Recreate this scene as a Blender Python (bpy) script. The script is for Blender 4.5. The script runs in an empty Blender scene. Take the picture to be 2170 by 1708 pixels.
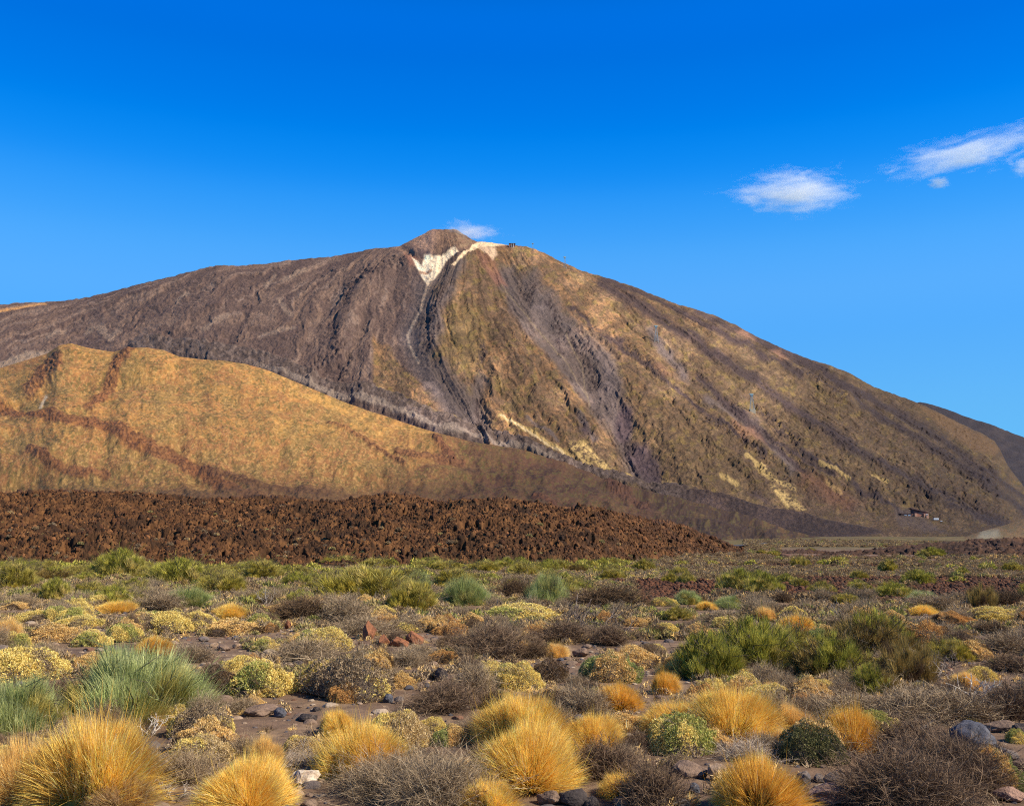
import bpy, math, time
import numpy as np
T0 = time.time()
# ---------------------------------------------------------------- camera, sky, sun
scene = bpy.context.scene
FX = 2080.0                                   # focal length in units of a 2170-wide picture
PITCH = math.atan(306 / FX)
EYE = 2.4
cam_d = bpy.data.cameras.new('camera')
cam = bpy.data.objects.new('camera', cam_d)
scene.collection.objects.link(cam)
cam.location = (0, 0, EYE)
cam.rotation_euler = (math.pi / 2 + PITCH, 0, 0)
cam_d.sensor_width = 36.0
cam_d.lens = 36.0 * FX / 2170.0
cam_d.clip_start = 0.1
cam_d.clip_end = 60000
scene.camera = cam

SUN_EL, SUN_AZ = math.radians(41), math.radians(108)    # azimuth clockwise from +Y
sun_dir = np.array([math.sin(SUN_AZ) * math.cos(SUN_EL), math.cos(SUN_AZ) * math.cos(SUN_EL), math.sin(SUN_EL)])
sd = bpy.data.lights.new('sun', 'SUN')
sd.energy = 5.0
sd.angle = math.radians(0.53)
sd.color = (1.0, 0.90, 0.73)
sun = bpy.data.objects.new('sun', sd)
scene.collection.objects.link(sun)
from mathutils import Vector
sun.rotation_euler = Vector(tuple(sun_dir)).to_track_quat('Z', 'Y').to_euler()

w = bpy.data.worlds.new('World')
scene.world = w
w.use_nodes = True
nt = w.node_tree
nt.nodes.clear()
sky = nt.nodes.new('ShaderNodeTexSky')
sky.sky_type = 'NISHITA'
sky.sun_disc = False
sky.sun_elevation = SUN_EL
sky.sun_rotation = SUN_AZ
sky.altitude = 2100
sky.air_density = 1.0
sky.dust_density = 0.15
sky.ozone_density = 4.0
gm = nt.nodes.new('ShaderNodeMix'); gm.data_type = 'RGBA'; gm.blend_type = 'MULTIPLY'
gm.inputs[0].default_value = 1.0
gm.inputs[7].default_value = (0.0, 0.20, 0.35, 1)
gp = nt.nodes.new('ShaderNodeGamma'); gp.inputs[1].default_value = 1.0
bg = nt.nodes.new('ShaderNodeBackground')
bg.inputs[1].default_value = 0.10
wo = nt.nodes.new('ShaderNodeOutputWorld')
nt.links.new(sky.outputs[0], gp.inputs[0])
nt.links.new(gp.outputs[0], gm.inputs[6])
tcw = nt.nodes.new('ShaderNodeTexCoord'); sx = nt.nodes.new('ShaderNodeSeparateXYZ'); rp = nt.nodes.new('ShaderNodeValToRGB')
nt.links.new(tcw.outputs['Generated'], sx.inputs[0]); nt.links.new(sx.outputs[2], rp.inputs[0])
rp.color_ramp.interpolation = 'CARDINAL'
STOPS = [(0.0, (.150, .39, .60)), (.13, (.140, .405, .69)), (.20, (.105, .375, .78)), (.253, (.105, .385, .83)), (.30, (.065, .345, .84)), (.35, (.018, .265, .82)), (.40, (0, .19, .75)), (.456, (0, .140, .67)), (.51, (0, .125, .63)), (.64, (0, .05, .25)), (1.0, (0, .02, .08))]
while len(rp.color_ramp.elements) < len(STOPS): rp.color_ramp.elements.new(.5)
for e, (p_, c_) in zip(rp.color_ramp.elements, STOPS): e.position = p_; e.color = (*c_, 1)
sc4 = nt.nodes.new('ShaderNodeVectorMath'); sc4.operation = 'MULTIPLY_ADD'; sc4.inputs[1].default_value = (6, 6, 6)
nt.links.new(rp.outputs[0], sc4.inputs[0]); nt.links.new(gm.outputs[2], sc4.inputs[2])
nt.links.new(sc4.outputs[0], bg.inputs[0])
nt.links.new(bg.outputs[0], wo.inputs[0])

scene.view_settings.view_transform = 'Standard'
scene.view_settings.look = 'None'
scene.view_settings.exposure = 0.6
scene.view_settings.gamma = 1.0
scene.view_settings.use_curve_mapping = False
scene.cycles.max_bounces = 5
scene.cycles.diffuse_bounces = 3
scene.cycles.transmission_bounces = 3
scene.cycles.volume_bounces = 2
scene.cycles.use_adaptive_sampling = True
scene.cycles.adaptive_threshold = 0.01
scene.cycles.use_denoising = False
scene.cycles.filter_width = 1.1

# ---------------------------------------------------------------- noise
def _hash(ix, iy, seed):
    h = (ix.astype(np.int64) * 374761393 + iy.astype(np.int64) * 668265263 + seed * 974711) & 0xFFFFFFFF
    h = ((h ^ (h >> 13)) * 1274126177) & 0xFFFFFFFF
    h = h ^ (h >> 16)
    h = (h * 2246822519) & 0xFFFFFFFF
    h = h ^ (h >> 15)
    return (h & 0xFFFFFF) / float(0xFFFFFF)
def vn(x, y, seed=0):
    x = np.asarray(x, float); y = np.asarray(y, float)
    ix = np.floor(x); iy = np.floor(y)
    fx = x - ix; fy = y - iy
    fx = fx * fx * (3 - 2 * fx); fy = fy * fy * (3 - 2 * fy)
    ix = ix.astype(np.int64); iy = iy.astype(np.int64)
    a = _hash(ix, iy, seed); b = _hash(ix + 1, iy, seed)
    c = _hash(ix, iy + 1, seed); d = _hash(ix + 1, iy + 1, seed)
    return (a + (b - a) * fx) * (1 - fy) + (c + (d - c) * fx) * fy
def fbm(x, y, oct=4, seed=0, gain=0.5):
    """0..1, mean 0.5"""
    s = 0; a = 1; t = 0
    ca, sa = math.cos(0.6), math.sin(0.6)
    for i in range(oct):
        s = s + a * vn(x, y, seed + i * 17); t += a; a *= gain
        x, y = (ca * x - sa * y) * 2.03 + 3.1, (sa * x + ca * y) * 2.03 + 7.7
    return s / t
def ridged(x, y, oct=4, seed=0, gain=0.5):
    s = 0; a = 1; t = 0
    ca, sa = math.cos(0.5), math.sin(0.5)
    for i in range(oct):
        s = s + a * (1 - np.abs(2 * vn(x, y, seed + i * 13) - 1)); t += a; a *= gain
        x, y = (ca * x - sa * y) * 2.1 + 5.1, (sa * x + ca * y) * 2.1 + 1.7
    return s / t
def sst(a, b, x):
    t = np.clip((x - a) / (b - a), 0, 1)
    return t * t * (3 - 2 * t)
def blocks(x, y, seed, tilt=0.8):
    """angular boulders: nearest cell of a jittered grid, each cell with its own height and tilted top"""
    ix = np.floor(x).astype(np.int64); iy = np.floor(y).astype(np.int64)
    best = np.full(x.shape, 9.0); h = np.zeros(x.shape); sec = np.full(x.shape, 9.0)
    for dx in (-1, 0, 1):
        for dy in (-1, 0, 1):
            cx = ix + dx; cy = iy + dy
            px_ = cx + _hash(cx, cy, seed); py_ = cy + _hash(cx, cy, seed + 5)
            ex = x - px_; ey = y - py_
            d = np.sqrt(ex * ex + ey * ey)
            hh = _hash(cx, cy, seed + 9) + tilt * (ex * (_hash(cx, cy, seed + 21) - .5) + ey * (_hash(cx, cy, seed + 33) - .5)) * 2
            m = d < best
            sec = np.where(m, best, np.minimum(sec, d))
            h = np.where(m, hh, h); best = np.where(m, d, best)
    edge = np.clip((sec - best) * 3.0, 0, 1)
    return h * (0.35 + 0.65 * edge)

# ---------------------------------------------------------------- picture <-> world
cp, sp = math.cos(PITCH), math.sin(PITCH)
def px_to_ut(px, py):
    a = (np.asarray(px, float) - 1085) / FX; b = (854 - np.asarray(py, float)) / FX
    d1 = cp - b * sp; d2 = sp + b * cp
    return a / d1, d2 / d1
def ut_to_px(u, t):
    yc = -sp + t * cp; zc = cp + t * sp
    return 1085 + FX * u / zc, 854 - FX * yc / zc
def seg_dist(P, Q, pts):
    d = np.full(P.shape, 1e9)
    for (x0, y0), (x1, y1) in zip(pts[:-1], pts[1:]):
        vx, vy = x1 - x0, y1 - y0
        L = vx * vx + vy * vy + 1e-9
        s = np.clip(((P - x0) * vx + (Q - y0) * vy) / L, 0, 1)
        d = np.minimum(d, np.hypot(P - x0 - s * vx, Q - y0 - s * vy))
    return d
def line_mask(P, Q, pts, w, soft=None):
    """1 on the line, 0 beyond w (soft edge)"""
    soft = soft or w * 0.5
    xs = [p[0] for p in pts]; ys = [p[1] for p in pts]; m = w + soft + 2
    out = np.zeros(P.shape)
    k = (P > min(xs) - m) & (P < max(xs) + m) & (Q > min(ys) - m) & (Q < max(ys) + m)
    if k.any():
        out[k] = 1 - sst(w - soft, w + soft, seg_dist(P[k], Q[k], pts))
    return out
def poly_mask(P, Q, pts, soft=6):
    xs = [p[0] for p in pts]; ys = [p[1] for p in pts]; m = soft + 2
    out = np.zeros(P.shape)
    k = (P > min(xs) - m) & (P < max(xs) + m) & (Q > min(ys) - m) & (Q < max(ys) + m)
    if not k.any():
        return out
    p = P[k]; q = Q[k]
    ins = np.zeros(p.shape, bool)
    cl = list(pts) + [pts[0]]
    for (x0, y0), (x1, y1) in zip(cl[:-1], cl[1:]):
        if y0 == y1: continue
        c = ((y0 > q) != (y1 > q)) & (p < (x1 - x0) * (q - y0) / (y1 - y0) + x0)
        ins ^= c
    d = seg_dist(p, q, cl)
    out[k] = sst(-soft, soft, np.where(ins, d, -d))
    return out

# ---------------------------------------------------------------- mesh helpers
C = scene.collection
def new_mesh(name, V, F, col=None, smooth=True, mat=None):
    """V (n,3); F (m,3) or (m,4) int; col (n,3) linear"""
    me = bpy.data.meshes.new(name)
    V = np.ascontiguousarray(V, np.float32); F = np.ascontiguousarray(F, np.int32)
    k = F.shape[1]
    me.vertices.add(len(V)); me.vertices.foreach_set('co', V.ravel())
    me.loops.add(F.size); me.loops.foreach_set('vertex_index', F.ravel())
    me.polygons.add(len(F))
    me.polygons.foreach_set('loop_start', np.arange(0, F.size, k, dtype=np.int32))
    me.polygons.foreach_set('loop_total', np.full(len(F), k, np.int32))
    me.polygons.foreach_set('use_smooth', np.full(len(F), smooth, bool))
    me.update(calc_edges=True)
    if col is not None:
        at = me.color_attributes.new('Col', 'FLOAT_COLOR', 'POINT')
        c4 = np.ones((len(V), 4), np.float32); c4[:, :3] = np.clip(col, 0, 1)
        at.data.foreach_set('color', c4.ravel())
    if mat: me.materials.append(mat)
    return me
def add_obj(name, me, parent=None, loc=(0, 0, 0), **props):
    o = bpy.data.objects.new(name, me)
    C.objects.link(o)
    if parent: o.parent = parent
    o.location = loc
    for k, v in props.items():
        if v is not None: o[k] = v
    return o
def grid_faces(nr, nc):
    i = np.arange((nr - 1) * nc).reshape(nr - 1, nc)[:, :-1].ravel()
    return np.stack([i, i + 1, i + nc + 1, i + nc], 1)

def mat_col(name, rough=0.9, bump=0.0, bscale=1.0, bdist=0.1, var=0.0, vscale=5.0, trans=0.0, spec=0.2):
    """procedural material: the surface's own colours, broken up by object-space noise, with bump"""
    m = bpy.data.materials.new(name); m.use_nodes = True
    n = m.node_tree; n.nodes.clear(); L = n.links
    out = n.nodes.new('ShaderNodeOutputMaterial')
    at = n.nodes.new('ShaderNodeAttribute'); at.attribute_name = 'Col'
    col = at.outputs['Color']
    tc = n.nodes.new('ShaderNodeTexCoord')
    if var:
        nz = n.nodes.new('ShaderNodeTexNoise'); nz.inputs['Scale'].default_value = vscale
        nz.inputs['Detail'].default_value = 5; nz.inputs['Roughness'].default_value = 0.65
        L.new(tc.outputs['Object'], nz.inputs['Vector'])
        mr = n.nodes.new('ShaderNodeMapRange')
        mr.inputs[1].default_value = 0.3; mr.inputs[2].default_value = 0.7
        mr.inputs[3].default_value = 1 - var; mr.inputs[4].default_value = 1 + var
        L.new(nz.outputs[0], mr.inputs[0])
        vm = n.nodes.new('ShaderNodeVectorMath'); vm.operation = 'SCALE'
        L.new(col, vm.inputs[0]); L.new(mr.outputs[0], vm.inputs['Scale'])
        col = vm.outputs[0]
    if trans > 0:
        d = n.nodes.new('ShaderNodeBsdfDiffuse'); t = n.nodes.new('ShaderNodeBsdfTranslucent')
        mx = n.nodes.new('ShaderNodeMixShader'); mx.inputs[0].default_value = trans
        L.new(col, d.inputs[0]); L.new(col, t.inputs[0])
        L.new(d.outputs[0], mx.inputs[1]); L.new(t.outputs[0], mx.inputs[2]); L.new(mx.outputs[0], out.inputs[0])
        return m
    b = n.nodes.new('ShaderNodeBsdfPrincipled')
    b.inputs['Roughness'].default_value = rough
    b.inputs['Specular IOR Level'].default_value = spec
    L.new(col, b.inputs['Base Color'])
    if bump:
        nz = n.nodes.new('ShaderNodeTexNoise'); nz.inputs['Scale'].default_value = bscale
        nz.inputs['Detail'].default_value = 6; nz.inputs['Roughness'].default_value = 0.7
        L.new(tc.outputs['Object'], nz.inputs['Vector'])
        bp = n.nodes.new('ShaderNodeBump'); bp.inputs['Strength'].default_value = bump
        bp.inputs['Distance'].default_value = bdist
        L.new(nz.outputs[0], bp.inputs['Height']); L.new(bp.outputs[0], b.inputs['Normal'])
    L.new(b.outputs[0], out.inputs[0])
    return m
def mat_plain(name, rgb, rough=0.7, metal=0.0, var=0.12, vscale=3.0):
    m = bpy.data.materials.new(name); m.use_nodes = True
    n = m.node_tree; b = n.nodes['Principled BSDF']; L = n.links
    tc = n.nodes.new('ShaderNodeTexCoord'); nz = n.nodes.new('ShaderNodeTexNoise'); nz.inputs['Scale'].default_value = vscale
    L.new(tc.outputs['Object'], nz.inputs['Vector'])
    cr = n.nodes.new('ShaderNodeValToRGB')
    cr.color_ramp.elements[0].position = 0.3; cr.color_ramp.elements[1].position = 0.7
    cr.color_ramp.elements[0].color = tuple(c * (1 - var) for c in rgb) + (1,)
    cr.color_ramp.elements[1].color = tuple(min(1, c * (1 + var)) for c in rgb) + (1,)
    L.new(nz.outputs[0], cr.inputs[0]); L.new(cr.outputs[0], b.inputs['Base Color'])
    b.inputs['Roughness'].default_value = rough; b.inputs['Metallic'].default_value = metal
    return m

M_MTN = mat_col('mountain_rock', bump=1.0, bscale=0.06, bdist=12, var=0.16, vscale=0.02)
M_HILL = mat_col('pumice_slope', bump=1.0, bscale=0.08, bdist=4, var=0.14, vscale=0.05)
M_LAVA = mat_col('lava_blocks', bump=0.8, bscale=3.0, bdist=0.25, var=0.25, vscale=1.2)
M_DIRT = mat_col('dry_soil', bump=0.7, bscale=9.0, bdist=0.05, var=0.3, vscale=3.0)
M_STONE = mat_col('volcanic_stone', bump=0.6, bscale=5.0, bdist=0.06, var=0.3, vscale=3.5, rough=0.85)
M_LEAF = mat_col('dry_foliage', trans=0.20, var=0.15, vscale=2.0)
M_GRASS = mat_col('straw_stems', trans=0.30, var=0.18, vscale=3.0)
M_TWIG = mat_col('dead_twigs', rough=0.9)

def lay(col, m, c, k=1.0):
    m = (m * k)[..., None]
    return col * (1 - m) + np.array(c) * m

# ---------------------------------------------------------------- ground
def ground(x, y):
    x = np.asarray(x, float); y = np.asarray(y, float)
    d = np.maximum(y, 0)
    g = np.maximum(0, d - 110) * 0.0125
    g = g - 2.0 * sst(2600, 5000, d) * 0
    near = 1 - sst(200, 600, d)
    g = g + near * (0.55 * (fbm(x / 14 + 3, y / 14, 3, 5) - 0.5) * sst(6, 26, np.hypot(x, y)) + 0.14 * (fbm(x / 2.2, y / 2.2, 3, 8) - 0.5))
    far = sst(150, 500, d)
    g = g + far * 3.0 * (fbm(x / 90, y / 90, 4, 61) - 0.5)
    return g
def place(px, py):
    """point of the ground seen at a pixel"""
    u, t = px_to_ut(px, py)
    u = float(u); t = float(t)
    ys = np.concatenate([np.arange(4, 60, 0.05), np.arange(60, 900, 0.5)])
    z = EYE + t * ys
    hit = np.nonzero(z <= ground(u * ys, ys))[0]
    y = ys[hit[0]] if len(hit) else 899.0
    return u * y, y, float(ground(u * y, y))
# ---------------------------------------------------------------- terrain sheets built by azimuth columns
def interp_ut(pts, us):
    p = [px_to_ut(*q) for q in pts]
    return np.interp(us, [float(a[0]) for a in p], [float(a[1]) for a in p])

def sheet(name, crest, yf, yc, us, n_front, p_exp, disp, color, mat, back=1500, n_back=30, sink=15, lift=0.0, yb_drop=0.9, zmin=None):
    U = np.array(us)[None, :]
    tc_ = interp_ut(crest, us)[None, :]
    yf = yf(U) if callable(yf) else np.full(U.shape, float(yf))
    yc = yc(U) if callable(yc) else np.full(U.shape, float(yc))
    s = np.linspace(0, 1, n_front)[:, None]
    y = yf + (yc - yf) * s
    zf = ground(U * yf, yf) - sink
    zc = EYE + tc_ * yc
    z = zf + (zc - zf) * s ** p_exp
    sb = np.linspace(0, 1, n_back + 1)[1:, None]
    yb = yc + back * sb
    zb = zc - (zc - zf) * (sb ** 1.3) * yb_drop
    Y = np.vstack([y, yb]); Z = np.vstack([z, zb]); UU = np.broadcast_to(U, Y.shape)
    X = UU * Y
    S = np.vstack([np.broadcast_to(s, y.shape), 1 + np.broadcast_to(sb, yb.shape)])
    P, Q = ut_to_px(UU, (Z - EYE) / Y)
    hk = np.clip((zc - zf) / 60.0, 0.02, 1) if yc.max() > 600 else 1.0
    Z = Z + disp(X, Y, P, Q, S) * hk
    if zmin is not None: Z = np.maximum(Z, zmin)
    col = color(X, Y, P, Q, S, Z)
    V = np.stack([X, Y, Z], -1).reshape(-1, 3)
    me = new_mesh(name, V, grid_faces(*Y.shape), col.reshape(-1, 3), True, mat)
    return me, (us, Y, Z)

# ----- the volcano
SKYLINE = [(-700, 700), (-200, 655), (0, 646), (60, 642), (100, 640), (150, 637), (190, 630), (250, 615), (300, 601), (350, 590), (400, 577), (440, 568), (460, 563), (500, 564), (560, 560), (600, 554),
           (640, 549), (700, 545), (740, 538), (790, 528), (830, 525), (842, 524), (860, 515), (880, 505), (900, 495), (915, 487), (925, 485), (950, 487), (968, 487), (980, 495), (1000, 509), (1012, 516),
           (1040, 515), (1070, 519), (1100, 521), (1130, 527), (1160, 540), (1197, 560), (1240, 577), (1300, 594), (1350, 611), (1400, 632), (1440, 647), (1480, 657), (1520, 672), (1560, 690),
           (1600, 712), (1650, 735), (1690, 752), (1720, 764), (1760, 775), (1800, 791), (1830, 809), (1850, 820), (1900, 838), (1950, 857), (1985, 872), (2030, 895), (2080, 919), (2108, 936), (2118, 952), (2135, 985), (2170, 1033),
           (2220, 1075), (2300, 1120), (2600, 1150), (2900, 1158)]
GUIDES = [[(700, 470), (200, 640), (-100, 730), (-600, 900), (-900, 1160)],
          [(800, 480), (463, 566), (250, 680), (0, 790), (-300, 1000), (-500, 1160)],
          [(850, 480), (660, 560), (510, 620), (400, 710), (250, 850), (100, 1000), (-50, 1160)],
          [(875, 480), (780, 535), (690, 620), (610, 720), (540, 820), (500, 1000), (460, 1160)],
          [(895, 480), (835, 530), (785, 610), (750, 700), (735, 800), (730, 950), (720, 1160)],
          [(920, 480), (890, 560), (845, 690), (830, 760), (860, 850), (920, 1000), (960, 1160)],
          [(930, 480), (912, 560), (872, 690), (885, 770), (950, 850), (1010, 920), (1080, 1160)],
          [(945, 480), (965, 560), (935, 650), (955, 770), (1010, 880), (1060, 990), (1130, 1160)],
          [(960, 480), (1000, 540), (1025, 640), (1110, 800), (1210, 960), (1260, 1040), (1330, 1160)],
          [(980, 480), (1055, 530), (1100, 600), (1180, 710), (1270, 830), (1400, 1020), (1490, 1160)],
          [(1010, 480), (1130, 530), (1240, 650), (1400, 800), (1600, 990), (1790, 1160)],
          [(1060, 480), (1250, 572), (1400, 680), (1600, 835), (1850, 1010), (2060, 1160)],
          [(1120, 480), (1400, 625), (1600, 735), (1850, 905), (2170, 1085), (2300, 1160)],
          [(1200, 480), (1650, 735), (1850, 832), (2170, 1015), (2420, 1160)],
          [(1400, 480), (1950, 850), (2300, 1000), (2700, 1160)]]
def stream(P, Q):
    """across-the-fall-line coordinate following the streams of rock down the mountain"""
    qy = np.arange(470, 1171, 5.0)
    tab = np.stack([np.interp(qy, [p[1] for p in g], [p[0] for p in g]) for g in GUIDES], 0)
    for i in range(1, len(tab)): tab[i] = np.maximum(tab[i], tab[i - 1] + 6)
    qi = np.clip((Q - 470) / 5, 0, len(qy) - 1.001)
    q0 = qi.astype(int); f = qi - q0
    out = np.zeros(P.shape)
    for i in range(len(GUIDES) - 1):
        a = tab[i][q0] * (1 - f) + tab[i][q0 + 1] * f
        b = tab[i + 1][q0] * (1 - f) + tab[i + 1][q0 + 1] * f
        m = P >= a if i else np.ones(P.shape, bool)
        out = np.where(m, i + (P - a) / (b - a), out)
    return out
G1 = [(930, 575), (905, 600), (893, 650), (864, 705), (868, 725), (887, 765), (930, 822), (965, 855), (1002, 890), (1018, 908)]
G2 = [(1075, 575), (1100, 620), (1140, 670), (1175, 715), (1215, 765), (1245, 810), (1265, 850), (1300, 890), (1340, 960), (1390, 1025)]
TONGUE = [(300, 735), (430, 745), (560, 775), (640, 806), (700, 830), (786, 848), (863, 872), (929, 898), (983, 914), (1033, 931), (1120, 951), (1180, 980), (1250, 1008), (1330, 1020), (1420, 1038),
          (1500, 1056), (1600, 1078), (1680, 1095), (1760, 1108), (1850, 1128)]
CRAGS = [[(1100, 600), (1120, 625), (1135, 600)], [(1165, 640), (1185, 665)], [(1183, 680), (1188, 735)], [(1207, 705), (1228, 735), (1245, 742)], [(1235, 700), (1250, 735)], [(1245, 760), (1262, 800)], [(1012, 845), (1015, 880), (1020, 900)],
         [(1020, 730), (1030, 750), (1015, 790)], [(1320, 925), (1338, 938)], [(705, 700), (722, 800)], [(850, 560), (740, 610), (735, 650)], [(940, 610), (905, 690)], [(925, 700), (900, 740)], [(1500, 895), (1600, 950)],
         [(1330, 740), (1400, 800)], [(1560, 905), (1620, 975)], [(1600, 860), (1690, 940)], [(1720, 800), (1790, 850)]]
def mtn_disp(X, Y, P, Q, S):
    mtn_disp.psi = psi = stream(P, Q)
    fade = sst(0.05, 0.25, S) * (1 - 0.80 * sst(0.93, 0.995, S))
    fade = np.where(S > 1, 0.2, fade)
    wx = (fbm(P / 45, Q / 45, 5, 3, .6) - .5) * 0.6
    left = 1 - sst(4.2, 5.2, psi); rgt = sst(5.9, 6.7, psi)
    d = np.zeros(P.shape)
    # long levees of the left flank, finer furrows on the right
    d += left * 36 * (ridged((psi + wx) * 2.3, Q / 260, 4, 11) - 0.55)
    d += left * 7 * (ridged((psi + wx * 1.6) * 7, Q / 90, 3, 31) - 0.55)
    d += rgt * 26 * (ridged((psi + wx * .6) * 3.1, Q / 400, 4, 14) - 0.55)
    d += rgt * 11 * (ridged((psi + wx * .5) * 11, Q / 170, 3, 41) - 0.55)
    d += 16 * (fbm(P / 60, Q / 40, 4, 51) - .5) + 10 * (ridged(P / 17 + wx * 4, Q / 11, 4, 57, .6) - .5)
    # main gullies
    wP = P + 10 * (fbm(P / 18, Q / 18, 3, 71) - .5); wQ = Q + 8 * (fbm(P / 18, Q / 18, 3, 72) - .5)
    d -= 12 * np.exp(-(seg_dist(wP, wQ, G1) / 26) ** 2)
    d -= 30 * np.exp(-(seg_dist(wP, wQ, G2) / 40) ** 2)
    d -= 12 * np.exp(-(seg_dist(wP, wQ, [(1045, 640), (1035, 740), (1020, 880)]) / 14) ** 2)
    d += 32 * np.exp(-(seg_dist(wP, wQ, [(838, 560), (790, 590), (748, 640), (735, 700), (712, 760)]) / 26) ** 2)
    d += 6 * np.exp(-(seg_dist(wP, wQ, [(985, 545), (950, 610), (925, 660), (905, 720)]) / 16) ** 2)
    d += 20 * np.exp(-(seg_dist(wP, wQ, [(1005, 535), (1010, 600), (1000, 680), (1040, 800)]) / 30) ** 2)
    d -= 14 * np.exp(-(seg_dist(wP, wQ, [(925, 545), (910, 575)]) / 30) ** 2)
    d -= 20 * np.exp(-(seg_dist(wP, wQ, [(850, 527), (880, 540), (1000, 530)]) / 8) ** 2)
    for c in CRAGS:
        m = np.exp(-(seg_dist(wP, wQ, c) / 11) ** 2)
        d += m * 11 * (blocks(P / 7, Q / 3.5, 5, 0.6) - 0.5)
    for (a, b, k) in (((1250, 640), (2150, 1160), 1), ((1350, 630), (2100, 1030), 1), ((1500, 690), (2170, 1060), 1), ((1290, 700), (1750, 1060), 1)):
        dd = seg_dist(wP, wQ, [a, ((a[0] + b[0]) / 2, (a[1] + b[1]) / 2 - 12), b])
        d += 8 * np.exp(-(dd / 9) ** 2) * k
    # the dark lava tongue along the foot
    s_ = (1 - sst(1.0, 1.6, seg_dist(wP, wQ, TONGUE) / (17 - 9 * sst(1000, 1130, P)))) * (1 - sst(1440, 1500, P))
    s_ = np.maximum(s_, poly_mask(P + (wP - P) * .4, Q + (wQ - Q) * .4, [(1380, 1024), (1450, 1042), (1560, 1062), (1640, 1083), (1700, 1090), (1740, 1102), (1790, 1110), (1850, 1120), (1872, 1130), (1800, 1137), (1720, 1142), (1600, 1130), (1400, 1080)], 4))
    mtn_disp.tongue = s_
    d = d * fade
    d += s_ * sst(.02, .16, S) * (13 + 6 * (ridged(P / 13, Q / 8, 3, 91) - .4))
    d += sst(0.985, 1.0, S) * (S <= 1.02) * 9 * (fbm(P / 9, P * 0 + 2, 4, 99) - .45)
    return d
def mtn_color(X, Y, P, Q, S, Z):
    psi = mtn_disp.psi
    wP = P + 26 * (fbm(P / 30, Q / 30, 4, 171) - .5); wQ = Q + 18 * (fbm(P / 30, Q / 30, 4, 172) - .5)
    wx = (fbm(P / 45, Q / 45, 5, 3, .6) - .5) * 0.6
    st = fbm((psi + wx) * 9, Q / 120, 5, 201)          # streaks down the fall line
    st2 = fbm((psi + wx) * 22, Q / 70, 4, 207)
    sp1 = fbm(P / 4.6, Q / 3.0, 3, 211); sp2 = fbm(P / 14, Q / 9, 4, 215)
    col = np.zeros(P.shape + (3,)) + np.array((.165, .118, .092))
    col = lay(col, sst(.40, .62, st), (.098, .070, .062), .85)
    col = lay(col, sst(.56, .72, st2), (.215, .165, .135), .75)
    col = lay(col, sst(.5, .7, sp2), (.12, .085, .07), .5)
    # right and central flank: tan brown with dry scrub
    tan = sst(6.05, 6.5, psi + (sp2 - .5) * .8)
    tan = np.maximum(tan, poly_mask(wP, wQ, [(785, 712), (815, 730), (860, 790), (925, 830), (1000, 895), (990, 905), (800, 850), (790, 800)], 6))
    rc = np.zeros(P.shape + (3,)) + np.array((.27, .160, .078))
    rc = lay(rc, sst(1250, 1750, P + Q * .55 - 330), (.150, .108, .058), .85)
    rc = lay(rc, sst(.44, .64, st), (.155, .105, .070), .75)
    rc = lay(rc, sst(.52, .70, sp2), (.215, .160, .055), .8)
    rc = lay(rc, sst(.58, .74, st2), (.30, .215, .115), .5)
    rc = lay(rc, sst(.52, .66, sp1), (.085, .075, .04), .55)
    rc = lay(rc, poly_mask(wP, wQ, [(955, 660), (1010, 650), (1035, 700), (1010, 800), (950, 780), (925, 720)], 18), (.215, .175, .055), .35)
    rc = lay(rc, sst(.60, .68, ridged(P / 16, Q / 11, 4, 223)), (.10, .07, .045), .55)  # dark speckles: shadows of the rocks put into the colour
    col = lay(col, sst(.60, .70, ridged((psi + wx) * 5, Q / 40, 4, 227)), (.085, .06, .055), .6)  # rock shadows painted as dark specks along the streaks
    col = col * (1 - tan[..., None]) + rc * tan[..., None]
    # grey scree gullies
    grey = (.125, .104, .100)
    for pts, wd in ((G1, 22), ([(1062, 585), (1090, 640), (1130, 700), (1190, 770), (1240, 830)], 11), (G2, 19), ([(1150, 640), (1200, 700), (1250, 740), (1290, 830)], 26), ([(1120, 590), (1160, 650), (1200, 690)], 20), ([(930, 790), (975, 850), (1010, 890)], 26), ([(1020, 815), (1008, 850), (1015, 900)], 14),
                    ([(900, 640), (920, 700), (900, 760)], 18), ([(975, 560), (935, 640), (905, 700)], 16), ([(1225, 880), (1255, 930)], 8), ([(1285, 760), (1300, 830), (1320, 900)], 18), ([(1380, 700), (1410, 745), (1450, 800)], 9), ([(1120, 885), (1180, 935)], 5), ([(1500, 850), (1600, 900), (1680, 1000)], 10)):
        col = lay(col, line_mask(wP, wQ, pts, wd, wd * .8), grey, .85)
    dk = (.062, .045, .047)
    for pts, wd in (([(1280, 590), (1400, 640), (1550, 720), (1700, 800)], 6), ([(1270, 600), (1420, 690), (1600, 810), (1720, 900), (1900, 1010), (2170, 1140)], 9), ([(1480, 660), (1650, 745), (1850, 850), (2000, 940), (2200, 1080)], 8),
                    ([(1600, 700), (1750, 790), (1850, 880), (2050, 1000), (2200, 1110)], 7), ([(1210, 650), (1330, 750), (1480, 870), (1620, 960)], 3.5), ([(1480, 800), (1620, 930), (1700, 1000)], 5), ([(1700, 960), (1850, 1050), (1930, 1100)], 4),
                    ([(1575, 880), (1680, 960), (1760, 1010)], 4)):
        col = lay(col, line_mask(wP, wQ, pts, wd * 1.25, wd) * sst(.2, .5, st2 + .12), dk, .92)
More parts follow.
